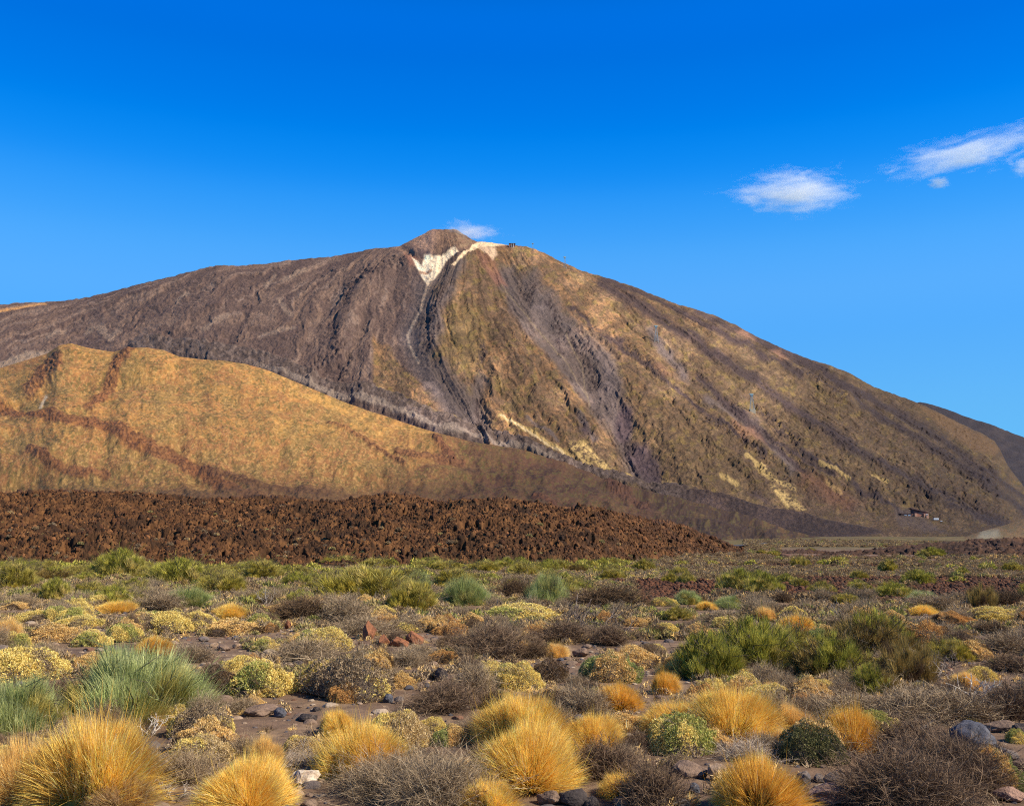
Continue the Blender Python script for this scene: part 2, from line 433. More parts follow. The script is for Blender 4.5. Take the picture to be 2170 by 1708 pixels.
    # dark fans with feathered edges
    for pts in ([(1318, 850), (1340, 870), (1342, 905), (1322, 930), (1300, 915), (1302, 880)], [(1335, 925), (1370, 935), (1400, 975), (1405, 1020), (1385, 1032), (1350, 985), (1320, 945)], [(1235, 893), (1250, 915), (1240, 930), (1225, 915)],
                [(1585, 1050), (1600, 1045), (1640, 1075)]):
        col = lay(col, poly_mask(wP * .5 + P * .5, wQ * .5 + Q * .5, pts, 9), (.075, .055, .062), .95)
    # blue black crags, with the cliff shadows put into their colour
    for c in CRAGS:
        col = lay(col, line_mask(wP, wQ, c, 7, 6) * sst(.42, .55, sp1 + .04), (.055, .040, .042), .8)
    # summit cone
    cone = poly_mask(P, Q, [(835, 530), (860, 505), (915, 470), (990, 480), (1025, 520), (1000, 530), (930, 545), (880, 548), (845, 532)], 3)
    col = lay(col, cone, (.245, .160, .110), .9)
    col = lay(col, cone * sst(.5, .65, sp2), (.15, .10, .08), .7)
    col = lay(col, cone * sst(.5, .6, sp1) * sst(925, 990, P), (.31, .24, .15), .6)
    col = lay(col, poly_mask(P, Q, [(880, 526), (935, 528), (940, 522), (985, 528), (1000, 545), (960, 560), (925, 565), (905, 555)], 3), (.105, .075, .07), .8)
    # red patches
    for pts in ([(855, 536), (878, 540), (885, 562), (870, 570), (858, 552)], [(1010, 540), (1045, 545), (1075, 600), (1050, 600), (1020, 570)], [(1045, 516), (1085, 519), (1080, 524), (1050, 524)]):
        col = lay(col, poly_mask(wP * .3 + P * .7, wQ * .3 + Q * .7, pts, 5), (.30, .145, .10), .55)
    # cream pumice of the old crater
    wp, wq = wP * .22 + P * .78, wQ * .22 + Q * .78
    cream = poly_mask(wp, wq, [(898, 534), (912, 531), (945, 530), (962, 525), (972, 532), (962, 541), (945, 551), (932, 568), (918, 585), (907, 598), (897, 585), (885, 570), (872, 551), (884, 556), (893, 563), (897, 548)], 2.5)
    col = lay(col, cream, (1.0, .88, .62), .97)
    col = lay(col, cream * sst(.66, .72, fbm(P / 6, Q / 4, 3, 300)), (.62, .38, .18), .4)
    col = lay(col, line_mask(wp, wq, [(890, 574), (903, 572), (913, 566)], 2.6, 1.6), (.36, .19, .11), .8)
    rim = poly_mask(wp, wq, [(990, 536), (1000, 522), (1015, 516), (1040, 512), (1062, 516), (1075, 519), (1050, 523), (1022, 530), (1000, 542), (985, 552), (962, 566), (955, 566), (975, 548)], 2)
    col = lay(col, rim, (.95, .78, .50), .95)
    col = lay(col, poly_mask(wp, wq, [(1015, 528), (1050, 526), (1055, 540), (1045, 553), (1035, 545), (1020, 536)], 3), (.80, .62, .42), .8)
    col = lay(col, line_mask(wp, wq, G1[1:6], 2.6, 2.2), (.42, .345, .26), .8)
    col = lay(col, line_mask(wp, wq, [(913, 590), (905, 612), (896, 640)], 3.5, 2.4), (.45, .34, .24), .8)
    for pts in ([(1062, 600), (1100, 640), (1150, 700), (1200, 760), (1245, 830)], [(1200, 700), (1230, 760), (1250, 850)]):
        col = lay(col, line_mask(wp, wq, pts, 1.6, 1.4), (.27, .22, .14), .5)
    # yellow pumice aprons near the foot
    yel = (.50, .385, .155); brk = sst(.42, .54, sp1) * .9 + .1
    for pts, wd in (([(1060, 880), (1110, 910), (1165, 945), (1225, 985)], 4.5), ([(1235, 945), (1275, 985), (1300, 1010)], 8), ([(1215, 950), (1245, 985)], 10), ([(1330, 990), (1380, 1020)], 4), ([(805, 828), (850, 855)], 4), ([(850, 862), (900, 872), (960, 888), (1000, 900)], 5), ([(925, 875), (960, 880)], 7), ([(1410, 1015), (1460, 1040)], 7),
                    ([(1340, 1005), (1370, 1025)], 3), ([(1600, 985), (1630, 1010), (1680, 1040)], 7), ([(1640, 1040), (1700, 1080)], 6), ([(1580, 970), (1620, 990)], 4), ([(1530, 1010), (1560, 1025)], 5), ([(1740, 985), (1800, 1020)], 3), ([(1650, 1050), (1670, 1075)], 4), ([(1750, 1025), (1780, 1045)], 4), ([(1850, 1015), (1880, 1030)], 3)):
        m = line_mask(wP * .5 + P * .5, wQ * .5 + Q * .5, pts, wd, wd * .6)
        col = lay(col, m * (sst(.38, .5, 1 - sp1) if wd > 5 else 1), yel, .9)
    col = lay(col, line_mask(wp, wq, [(1062, 880), (1110, 912), (1165, 948), (1215, 980)], 2.2, 1.5), (.62, .52, .30), .9)
    # red earth on the right
    col = lay(col, poly_mask(wP, wQ, [(1690, 1000), (1740, 1020), (1830, 1060), (1800, 1085), (1740, 1060), (1700, 1030)], 16), (.19, .09, .055), .6)
    for pts in ([(1550, 900), (1600, 905), (1625, 940), (1570, 925)], [(1380, 780), (1420, 800)], [(1560, 700), (1600, 725)], [(1640, 745), (1670, 770)]):
        col = lay(col, poly_mask(wP, wQ, pts if len(pts) > 2 else [pts[0], (pts[0][0] + 15, pts[0][1] - 4), pts[1], (pts[1][0] - 15, pts[1][1] + 4)], 8), (.33, .19, .12), .6)
    # golden shoulder at the far right, and far left
    col = lay(col, poly_mask(wp, wq, [(1945, 862), (2000, 880), (2100, 935), (2120, 955), (2105, 968), (2060, 955), (1990, 905)], 6), (.235, .15, .075), .75)
    col = lay(col, poly_mask(wp, wq, [(-60, 662), (0, 658), (60, 648), (95, 643), (100, 648), (40, 660), (-40, 675)], 3), (.52, .30, .12), .9)
    col = lay(col, poly_mask(wp, wq, [(-20, 775), (0, 765), (60, 745), (105, 742), (108, 752), (60, 772), (-10, 792)], 4), (.26, .21, .16), .85)
    # light streaks on the left
    for a, b in (((640, 575), (600, 600)), ((210, 690), (230, 710)), ((185, 705), (200, 690)), ((430, 700), (480, 670)), ((590, 640), (620, 670)), ((380, 640), (400, 625)), ((550, 720), (620, 700)), ((255, 700), (235, 715)), ((100, 712), (135, 700)), ((560, 610), (580, 590))):
        col = lay(col, line_mask(wP, wQ, [a, b], 5, 4), (.27, .21, .16), .6)
    # tongue
    s_ = mtn_disp.tongue
    col = lay(col, s_, (.082, .064, .056), .95)
    col = lay(col, s_ * sst(.48, .6, fbm(P / 6, Q / 6, 4, 401)), (.15, .12, .105), .8)
    low = seg_dist(wP, wQ, [(p[0], p[1] + 12) for p in TONGUE[:12]])
    col = lay(col, (1 - sst(4, 9, low)) * s_ * sst(500, 620, P), (.235, .20, .165), .75)
    col = lay(col, s_ * sst(1400, 1500, P), (.052, .037, .036), .9)
    col = lay(col, s_ * sst(1400, 1500, P) * sst(.5, .62, sp1), (.10, .07, .055), .7)
    col = lay(col, poly_mask(wP, wQ, [(1895, 1085), (1930, 1082), (2010, 1130), (1900, 1115)], 6), (.15, .12, .11), .7)
    f3 = fbm(P / 2.2, Q / 1.4, 2, 777)
    col = col * (1 + .55 * (f3 - .5))[..., None]
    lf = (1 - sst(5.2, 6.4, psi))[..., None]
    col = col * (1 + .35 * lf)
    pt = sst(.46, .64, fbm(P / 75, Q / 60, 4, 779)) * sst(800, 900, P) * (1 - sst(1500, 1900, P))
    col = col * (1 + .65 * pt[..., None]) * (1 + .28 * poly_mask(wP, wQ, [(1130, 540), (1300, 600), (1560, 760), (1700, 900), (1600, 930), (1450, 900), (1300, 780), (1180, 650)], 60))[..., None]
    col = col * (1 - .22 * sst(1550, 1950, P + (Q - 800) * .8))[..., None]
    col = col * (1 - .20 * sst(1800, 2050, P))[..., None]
    return col * np.array((.80, .70, .655))
us_m = np.sort(np.concatenate([np.linspace(-0.62, 0.62, 1500), np.linspace(-1.1, -0.63, 40), np.linspace(0.63, 1.1, 40)]))
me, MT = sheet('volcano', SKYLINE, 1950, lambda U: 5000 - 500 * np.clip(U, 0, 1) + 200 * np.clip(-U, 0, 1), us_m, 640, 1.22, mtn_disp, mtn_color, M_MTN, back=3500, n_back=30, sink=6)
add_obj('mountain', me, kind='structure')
print('mountain', time.time() - T0)

def sheet_hit(sh, px, py, raise_=0.0):
    """point of a sheet seen at a pixel"""
    us, Y, Z = sh
    u, t = px_to_ut(px, py); u = float(u); t = float(t)
    j = int(np.clip(np.searchsorted(us, u), 1, len(us) - 1))
    tt = (Z[:, j] - EYE) / Y[:, j]
    k = np.nonzero(tt >= t)[0]
    i = int(k[0]) if len(k) else int(np.argmax(tt))
    return u * float(Y[i, j]), float(Y[i, j]), float(Z[i, j])

# ----- dark ridge beyond the right shoulder
def rd(X, Y, P, Q, S): return 40 * (ridged(X / 500, Y / 500, 4, 7) - .55) * (1 - sst(.9, 1, S)) + 10 * (fbm(P / 8, Q / 8, 3, 8) - .5)
def rc_(X, Y, P, Q, S, Z):
    c = np.zeros(P.shape + (3,)) + np.array((.030, .024, .030))
    return lay(c, sst(.5, .7, fbm(P / 20, Q / 10, 4, 77)), (.045, .034, .036), .8)
me, RT = sheet('far_ridge', [(1700, 1000), (1900, 870), (1950, 852), (1985, 860), (2020, 873), (2060, 888), (2100, 899), (2130, 912), (2170, 926), (2300, 985), (2600, 1080), (2900, 1150)],
               4600, 6600, np.linspace(.3, .95, 260), 200, 1.1, rd, rc_, M_MTN, back=1500, n_back=10)
add_obj('far_ridge', me, kind='structure')

# ----- golden pumice hill in front of it
HILLC = [(-900, 800), (-300, 790), (-60, 792), (0, 782), (60, 765), (100, 752), (125, 735), (150, 730), (190, 738), (240, 746), (270, 738), (310, 737), (345, 742), (380, 757), (430, 762), (470, 764), (520, 772), (570, 786), (620, 806), (680, 830), (740, 854), (790, 872),
         (850, 892), (900, 908), (950, 922), (1000, 934), (1060, 944), (1100, 950), (1150, 965), (1200, 985), (1250, 1003), (1330, 1033), (1400, 1052), (1480, 1072), (1540, 1090), (1600, 1106), (1680, 1128), (1740, 1140), (1850, 1150), (2100, 1160), (2600, 1165)]
RIDGES = [([(-60, 850), (0, 868), (60, 885), (150, 900), (235, 915), (300, 938), (360, 962), (420, 985), (470, 1012), (520, 1040), (560, 1060)], 15, (.22, .095, .048)), ([(272, 745), (250, 775), (238, 805), (215, 838), (190, 868)], 13, (.25, .115, .06)),
          ([(120, 770), (90, 800), (60, 830)], 15, (.27, .13, .065)), ([(430, 985), (500, 1002), (580, 1025), (700, 1045)], 9, (.15, .085, .05)), ([(920, 950), (960, 975)], 8, (.20, .09, .05)),
          ([(840, 960), (900, 975), (980, 985)], 8, (.22, .11, .06)), ([(1290, 1030), (1330, 1060), (1370, 1085)], 9, (.19, .10, .065)), ([(1130, 1060), (1180, 1075)], 7, (.2, .09, .05)), ([(60, 960), (150, 985), (230, 995)], 9, (.25, .12, .06)), ([(700, 900), (760, 935), (860, 985)], 6, (.28, .15, .07))]
def hd(X, Y, P, Q, S):
    wP = P + 14 * (fbm(P / 22, Q / 22, 4, 371) - .5); wQ = Q + 10 * (fbm(P / 22, Q / 22, 4, 372) - .5)
    f = sst(0, .1, S) * (1 - .75 * sst(.9, 1, S))
    d = 55 * (fbm(X / 380, Y / 500, 3, 17) - .5) + 11 * (ridged(P / 90 + Q / 160, Q / 90 - P / 200, 3, 23) - .5) + 2.2 * (fbm(P / 9, Q / 6, 3, 29) - .5)
    hd.r = []
    for pts, wd, c in RIDGES:
        m = np.exp(-(seg_dist(wP, wQ, pts) / (wd * (.55 + 1.0 * fbm(P / 26, Q / 16, 3, 375)))) ** 2)
        d = d + m * (6 + 5 * blocks(P / 6, Q / 5, 3, .5)) * (S)
        hd.r.append(m)
    d = d - 3 * np.exp(-(seg_dist(wP, wQ, [(560, 830), (600, 880), (590, 960)]) / 16) ** 2)
    d = d - 3 * np.exp(-(seg_dist(wP, wQ, [(420, 800), (430, 870), (380, 940)]) / 18) ** 2)
    return d * f
def hc(X, Y, P, Q, S, Z):
    wP = P + 40 * (fbm(P / 50, Q / 50, 4, 471) - .5); wQ = Q + 26 * (fbm(P / 50, Q / 50, 4, 472) - .5)
    n1 = fbm(P / 70, Q / 40, 4, 481); n2 = fbm(P / 12, Q / 7, 4, 485); n3 = fbm(P / 4.0, Q / 2.6, 3, 489); n4 = fbm(P / 30, Q / 14, 5, 493)
    c = np.zeros(P.shape + (3,)) + np.array((.52, .315, .105))
    c = lay(c, sst(.42, .6, n4), (.46, .255, .095), .9)
    c = lay(c, sst(.56, .7, n1), (.40, .29, .09), .6)
    c = lay(c, line_mask(wP, wQ, [(600, 800), (700, 845), (800, 900), (900, 940)], 26, 20), (.60, .40, .13), .7)
    low = sst(890, 1010, wQ - (P - 400) * .02) 
    c = lay(c, low * sst(0, 300, 950 - P), (.22, .135, .065), .75)
    right = sst(760, 1130, wP + (wQ - 950) * .9)
    c = lay(c, sst(.47, .60, fbm(P / 26, Q / 15, 6, 501, .62)), (.33, .185, .085), .7)
    c = lay(c, sst(.52, .62, fbm(P / 34, Q / 20, 6, 503, .62)), (.27, .215, .085), .65)
    c = lay(c, right, (.135, .075, .052), .92)
    c = lay(c, right * sst(.48, .62, n4), (.07, .038, .03), .8)
    c = lay(c, right * sst(.50, .66, fbm(P / 22, Q / 13, 6, 507, .62)), (.165, .12, .06), .5)
    c = lay(c, sst(1300, 1500, wP), (.085, .057, .042), .9)
    c = lay(c, sst(.50, .62, n2) * sst(.45, .6, n1 + .05), (.24, .155, .062), .55)
    n5 = fbm(P / 8, Q / 5, 5, 511, .65)
    c = lay(c, sst(.55, .61, n5) * (1 - .7 * right), (.25, .195, .075), .6)
    c = lay(c, sst(.55, .63, n3 * .6 + n2 * .4), (.16, .145, .05), .75)           # dry green scrub on the slope
    c = lay(c, sst(.58, .66, fbm(P / 3.2, Q / 2.4, 2, 497)) * (1 - .9 * right), (.72, .52, .22), .35)
    for m, (pts, wd, rc) in zip(hd.r, RIDGES):
        c = lay(c, sst(.25, .8, m + (n2 - .5) * .9), rc, .72)
        c = lay(c, sst(.30, .65, m) * sst(.52, .62, n3), (.09, .045, .028), .7)
    c = lay(c, line_mask(wP * .1 + P * .9, wQ * .1 + Q * .9, [(85, 862), (92, 845), (97, 835)], 3, 2), (.85, .75, .55), .9)
    c = lay(c, poly_mask(wP, wQ, [(520, 765), (560, 762), (590, 775), (590, 785), (530, 778)], 5), (.50, .25, .12), .7)
    c = lay(c, sst(1015, 1050, wQ + 10) * sst(0, 300, 1100 - P), (.15, .095, .055), .7)
    c = c * (1 - .25 * right * sst(880, 1040, wQ + (P - 900) * .12))[..., None]
    c = c * (1 - .25 * sst(960, 1030, wQ))[..., None]
    return c * (1 + .5 * (fbm(P / 2.4, Q / 1.5, 2, 778) - .5))[..., None] * np.array((.75, .605, .49))
us_h = np.sort(np.concatenate([np.linspace(-0.60, 0.40, 1300), np.linspace(-1.1, -0.61, 40), np.linspace(0.41, .75, 30)]))
me, HT = sheet('pumice_hill', HILLC, 620, lambda U: 2950 - 900 * np.clip(U + .5, 0, 1), us_h, 460, 1.12, hd, hc, M_HILL, back=1600, n_back=24, sink=4)
add_obj('hill', me, kind='structure')

# ----- tan mound at the right edge
def sd_(X, Y, P, Q, S): return 4 * (fbm(X / 60, Y / 60, 4, 3) - .5) * sst(0, .2, S)
def sc(X, Y, P, Q, S, Z):
    c = np.zeros(P.shape + (3,)) + np.array((.18, .11, .05))
    c = lay(c, sst(.5, .6, fbm(P / 9, Q / 4, 4, 13)), (.13, .095, .045), .8)
    return lay(c, poly_mask(P, Q, [(2070, 1140), (2080, 1124), (2115, 1122), (2120, 1136), (2090, 1146)], 6), (.27, .25, .18), .7)
me, ST = sheet('tan_mound', [(1950, 1160), (2020, 1148), (2045, 1138), (2080, 1126), (2130, 1112), (2170, 1098), (2250, 1070), (2500, 1050), (2900, 1080)], 820, 1350, np.linspace(.38, .95, 300), 110, .8, sd_, sc, M_HILL, back=500, n_back=8, sink=3)
add_obj('mound', me, kind='structure')
print('hills', time.time() - T0)

# ---------------------------------------------------------------- ground sheet
nr, nc = 900, 900
tt_ = np.linspace(0, 1, nr)
yg = np.concatenate([np.linspace(-40, 5, 60), 5 * (9500 / 5) ** np.linspace(0, 1, nr - 60)[0:] ** 1.15])
yg = np.unique(yg)
ug = np.concatenate([np.linspace(-1.6, -.62, 60), np.linspace(-.6, .6, nc - 120), np.linspace(.62, 1.6, 60)])
YG = yg[:, None] + 0 * ug[None, :]
XG = ug[None, :] * (np.maximum(YG, -10) * 1.0 + 12)
ZG = ground(XG, YG)
nearw = 1 - sst(30, 80, YG)
ZG = ZG + nearw * .05 * (fbm(XG * 2.2, YG * 2.2, 3, 901) - .5)
ZG = ZG - 45 * sst(4500, 9000, YG)
PG, QG = ut_to_px(XG / np.maximum(YG, 1), (ZG - EYE) / np.maximum(YG, 1))
n1 = fbm(XG / 3, YG / 3, 4, 911); n2 = fbm(XG / .35, YG / .35, 3, 915); n3 = fbm(XG / 25, YG / 25, 4, 919)
c = np.zeros(XG.shape + (3,)) + np.array((.155, .108, .078))
c = lay(c, sst(.45, .62, n1), (.105, .074, .058), .8)
c = lay(c, sst(.52, .66, n2), (.235, .172, .115), .6)
c = lay(c, sst(.58, .68, n3) * sst(20, 40, YG), (.135, .062, .035), .8)
farw = sst(200, 330, YG)
nf1 = fbm(XG / 45, YG / 60, 5, 931); nf2 = fbm(XG / 6, YG / 22, 3, 935)
fc = np.zeros(XG.shape + (3,)) + np.array((.165, .125, .062))
fc = lay(fc, sst(.45, .6, nf1), (.10, .10, .035), .8)
fc = lay(fc, sst(.5, .6, nf2), (.075, .06, .038), .7)
fc = lay(fc, sst(.60, .7, nf1) * sst(.4, .5, nf2), (.28, .19, .09), .7)
c = c * np.array((1.0, .90, .80)) * (1 - farw[..., None]) + fc * farw[..., None]* np.array((.80, .74, .58))
me = new_mesh('ground', np.stack([XG, YG, ZG], -1).reshape(-1, 3), grid_faces(*XG.shape), c.reshape(-1, 3), True, M_DIRT)
add_obj('ground', me, kind='structure')

# ---------------------------------------------------------------- lava fields: banks of rough blocks
def lava_bank(name, crest, us, yf, yc, n, amp, cols, seed, back=140, zmin_k=None):
    def dsp(X, Y, P, Q, S):
        e = sst(0, .12, S)
        f = e * (1 - .30 * sst(.85, 1.0, S) * (S <= 1))
        wob = 3.4 * (fbm(X / 10, Y / 8, 4, seed + 3) - .5)
        d = wob + amp * (.65 * sst(.45, .7, fbm(X / 6, Y / 6, 2, seed + 50)) * (blocks(X / 2.1, Y / 1.5, seed, 1.1) - .5) + .5 * (blocks(X / .75, Y / .6, seed + 100, 1.0) - .5) + .38 * (blocks(X / .36, Y / .36, seed + 200, 1.) - .5))
        return d * f - .3 * amp * (S <= 1) - 1.1 * f * sst(.62, .72, fbm(X / 1.6, Y / 2.0, 3, seed + 60)) * (S <= 1)
    def cl(X, Y, P, Q, S, Z):
        a = fbm(X / 8, Y / 8, 4, seed + 7); b = fbm(X / .9, Y / .9, 3, seed + 11)
        c = np.zeros(X.shape + (3,)) + np.array(cols[0])
        c = lay(c, sst(.45, .6, a), cols[1], .8)
        c = lay(c, sst(.52, .66, b), cols[2], .75)
        c = lay(c, sst(.60, .68, fbm(X / 1.8, Y / 1.8, 3, seed + 19)), cols[3], .7)
        return c
    return sheet(name, crest, yf, yc, us, n, .82, dsp, cl, M_LAVA, back=back, n_back=70, sink=.5, yb_drop=.55)
LC = [(-900, 1030), (-300, 1036), (0, 1038), (120, 1040), (250, 1044), (400, 1044), (520, 1049), (600, 1050), (700, 1049), (780, 1052), (900, 1056), (980, 1056), (1060, 1058), (1100, 1062), (1180, 1071), (1260, 1078),
      (1330, 1090), (1400, 1103), (1460, 1120), (1510, 1138), (1545, 1155), (1580, 1172), (1640, 1185), (1900, 1195)]
us_l = np.concatenate([np.linspace(-1.0, -.56, 60), np.linspace(-.555, .235, 1250), np.linspace(.24, .34, 20)])
yf_l = lambda U: 108 + 12 * np.clip(U + .5, 0, .8) / .8 + 60 * sst(.05, .24, U)
yc_l = lambda U: 152 + 14 * np.clip(U + .5, 0, .8) + 75 * sst(.05, .24, U)
me, LT = lava_bank('lava_field', LC, us_l, yf_l, yc_l, 330, .72, [(.088, .038, .014), (.050, .023, .010), (.16, .072, .026), (.022, .012, .007)], 1000)
add_obj('lava_field', me, kind='structure')
RC = [(1600, 1175), (1900, 1168), (1970, 1160), (2000, 1156), (2040, 1153), (2070, 1147), (2085, 1150), (2120, 1145), (2170, 1141), (2260, 1136), (2500, 1130), (2900, 1140)]
me, L2 = lava_bank('lava_ridge', RC, np.linspace(.27, .85, 420), 165, 205, 110, .8, [(.065, .034, .022), (.045, .025, .02), (.10, .05, .028), (.03, .018, .014)], 1500, back=60)
add_obj('lava_ridge', me, kind='structure')
# ----- road on the plain
pts = []
for (px, py) in [(1545, 1161), (1590, 1157), (1625, 1153.5), (1650, 1151.5), (1680, 1150), (1720, 1149), (1770, 1148.4)]:
    x, y, z = place(px, py); pts.append((x, y))
pts = np.array(pts); k = np.linspace(0, len(pts) - 1, 80)
pts = np.stack([np.interp(k, range(len(pts)), pts[:, 0]), np.interp(k, range(len(pts)), pts[:, 1])], 1)
tg = np.gradient(pts, axis=0); tg /= np.linalg.norm(tg, axis=1)[:, None]; nm = np.stack([-tg[:, 1], tg[:, 0]], 1)
V = []
for s_ in (-1, -.33, .33, 1):
    q = pts + nm * 3.4 * s_; V.append(np.stack([q[:, 0], q[:, 1], ground(q[:, 0], q[:, 1]) + .55], 1))
me = new_mesh('road', np.concatenate(V), grid_faces(4, 80), np.zeros((320, 3)) + np.array((.06, .06, .068)), True, M_DIRT)
add_obj('road', me, kind='structure')
print('terrain', time.time() - T0)
# ---------------------------------------------------------------- vegetation shapes (unit size: radius about 1, height about 1)
def pick(rng, pal, n):
    pal = np.array(pal); i = rng.integers(0, len(pal), n)
    return pal[i] * rng.uniform(.78, 1.22, (n, 1))
def unit(v): return v / (np.linalg.norm(v, axis=-1, keepdims=True) + 1e-9)
def blades(rng, base, d, L, bend, wid, col, seg=3):
    """curved tapering ribbons; base,d,bend (n,3); L,wid (n,)"""
    n = len(base)
    side = unit(np.cross(d, rng.normal(size=(n, 3))))
    V = []; ks = [i / seg for i in range(seg)]
    for s in ks:
        p = base + (L * s)[:, None] * d + (L * s * s)[:, None] * bend
        hw = (wid * .5 * (1 - .55 * s))[:, None] * side
        V += [p - hw, p + hw]
    V.append(base + L[:, None] * (d + bend))
    V = np.stack(V, 1)                               # n, 2seg+1, 3
    m = 2 * seg + 1; o = (np.arange(n) * m)[:, None]
    F = []
    for i in range(seg - 1):
        a = 2 * i
        F += [[a, a + 1, a + 3], [a, a + 3, a + 2]]
    F.append([2 * seg - 2, 2 * seg - 1, 2 * seg])
    F = (np.array(F)[None] + o[:, :, None]).reshape(-1, 3)
    return V.reshape(-1, 3), F, np.repeat(col, m, 0)
def join(parts):
    V = []; F = []; K = []; o = 0
    for v, f, c in parts:
        V.append(v); F.append(f + o); K.append(c); o += len(v)
    return np.concatenate(V), np.concatenate(F), np.concatenate(K)
def tube(pts, rad, col, ns=5):
    pts = np.array(pts, float); n = len(pts)
    tg = unit(np.gradient(pts, axis=0)); up = np.array([.3, .2, .93])
    a = unit(np.cross(tg, up)); b = np.cross(tg, a)
    ang = np.linspace(0, 2 * np.pi, ns, endpoint=False)
    V = pts[:, None] + np.array(rad)[:, None, None] * (np.cos(ang)[None, :, None] * a[:, None] + np.sin(ang)[None, :, None] * b[:, None])
    F = []
    for i in range(n - 1):
        for j in range(ns):
            k = (j + 1) % ns
            F += [[i * ns + j, i * ns + k, (i + 1) * ns + k], [i * ns + j, (i + 1) * ns + k, (i + 1) * ns + j]]
    return V.reshape(-1, 3), np.array(F), np.zeros((n * ns, 3)) + np.array(col)
def lobes(rng, k, spread=.5, rmin=.45, rmax=.75):
    out = [(0, 0, .80)]
    for i in range(k):
        a = rng.uniform(0, 2 * np.pi); r = rng.uniform(.3, 1) * spread
        out.append((r * math.cos(a), r * math.sin(a), rng.uniform(rmin, rmax)))
    return out
def dome_points(rng, n, lb, flat=1.0, zmin=0.0):
    """random points on the union of dome lobes, with outward normals"""
    lb = np.array(lb); w_ = lb[:, 2] ** 2; i = rng.choice(len(lb), n, p=w_ / w_.sum())
    z = rng.uniform(zmin, 1, n); a = rng.uniform(0, 2 * np.pi, n); r = np.sqrt(np.maximum(0, 1 - z * z))
    nrm = np.stack([r * np.cos(a), r * np.sin(a), z], 1)
    p = nrm * lb[i, 2:3]; p[:, 0] += lb[i, 0]; p[:, 1] += lb[i, 1]
    p[:, 2] *= flat * (1.0 / lb[i, 2] ** .35)
    keep = np.ones(n, bool)
    for x, y, r_ in lb:
        keep &= ((p[:, 0] - x) ** 2 + (p[:, 1] - y) ** 2 + (p[:, 2] / flat) ** 2) > (r_ * .80) ** 2
    return p[keep], nrm[keep]

def g_tussock(seed, n, wid, pal, seg=3, upright=1.0):
    rng = np.random.default_rng(seed); lb = lobes(rng, 5, .62, .34, .68)
    p, nrm = dome_points(rng, int(n * 1.9), lb, 1.0)
    gap = fbm(p[:, 0] * 4.5 + seed, p[:, 1] * 4.5 + p[:, 2] * 3, 2, seed + 40)
    kp = gap > .30; p = p[kp]; nrm = nrm[kp]
    n = len(p)
    f = rng.uniform(.25, .66, n)
    base = p * f[:, None]; base[:, 2] *= .8
    tgt = p * rng.uniform(.88, 1.07, n)[:, None]
    tgt[:, 2] += rng.uniform(0, .16, n) * upright
    tuft = np.stack([fbm(p[:, 0] * 3 + 7, p[:, 1] * 3 + k * 9, 2, seed + k) - .5 for k in (1, 2)], 1)
    tgt[:, :2] += tuft * .34
    tgt *= (.82 + .36 * fbm(p[:, 0] * 2.4 + 9, p[:, 1] * 2.4 + p[:, 2] * 2, 2, seed + 31))[:, None]
    tgt += (.16 * (fbm(p[:, 0] * 5, p[:, 1] * 5 + p[:, 2] * 4, 2, seed + 9) - .5))[:, None] * nrm
    bend = np.stack([rng.normal(0, .10, n), rng.normal(0, .10, n), rng.uniform(-.18, .02, n)], 1)
    bend *= np.where(rng.random(n) < .12, 3.0, 1.0)[:, None]
    d = tgt - base; L = np.linalg.norm(d, axis=1); d = d / L[:, None] - bend * .5
    pc = fbm(p[:, 0] * 2.2, p[:, 1] * 2.2 + p[:, 2], 3, seed + 20)
    col = pick(rng, pal, n)
    dead = rng.random(n) < .07 + .16 * sst(.55, .7, pc)
    col = np.where(dead[:, None], pick(rng, [(.62, .46, .24), (.42, .28, .12), (.82, .68, .40)], n), col)
    col *= (0.84 + .52 * pc)[:, None]
    V, F, K = blades(rng, base, d, L, bend, np.full(n, wid) * rng.uniform(.6, 1.4, n), col, seg)
    return V, F, K
def g_stalks(seed, n, wid, pal):
    rng = np.random.default_rng(seed)
    a = rng.uniform(0, 6.28, n); r = rng.uniform(0, .75, n)
    base = np.stack([r * np.cos(a), r * np.sin(a), .35 * (1 - r)], 1)
    d = unit(np.stack([np.cos(a) * r * .6, np.sin(a) * r * .6, np.ones(n)], 1) + rng.normal(0, .12, (n, 3)))
    L = rng.uniform(.55, .95, n) * (1.15 - .45 * r)
    return blades(rng, base, d, L, rng.normal(0, .10, (n, 3)), np.full(n, wid), pick(rng, pal, n), 3)
def g_core(seed, k, col, lb, flat=1.0, scale=.80):
    """the woody inside of a shrub: a lumpy closed mass of stems and litter"""
    rng = np.random.default_rng(seed); parts = []
    for x, y, r in lb:
        nu, nv = k, k // 2
        u = np.linspace(0, 2 * np.pi, nu, endpoint=False)[None, :]; v = np.linspace(0, np.pi / 2, nv)[:, None]
        rr = r * scale * (1 + .16 * (fbm(3 + 2 * np.cos(u) + x * 5, 2 * np.sin(u) + v * 2 + y * 5, 2, seed) - .5))
        X = x + rr * np.cos(u) * np.cos(v); Y = y + rr * np.sin(u) * np.cos(v); Z = rr * np.sin(v) * flat - .05
        V = np.stack([X, Y, Z + 0 * X], -1).reshape(-1, 3)
        F = []
        for i in range(nv - 1):
            for j in range(nu):
                a, b = i * nu + j, i * nu + (j + 1) % nu
                F += [[a, b, b + nu], [a, b + nu, a + nu]]
        parts.append((V, np.array(F), np.zeros((len(V), 3)) + np.array(col)))
    return join(parts)
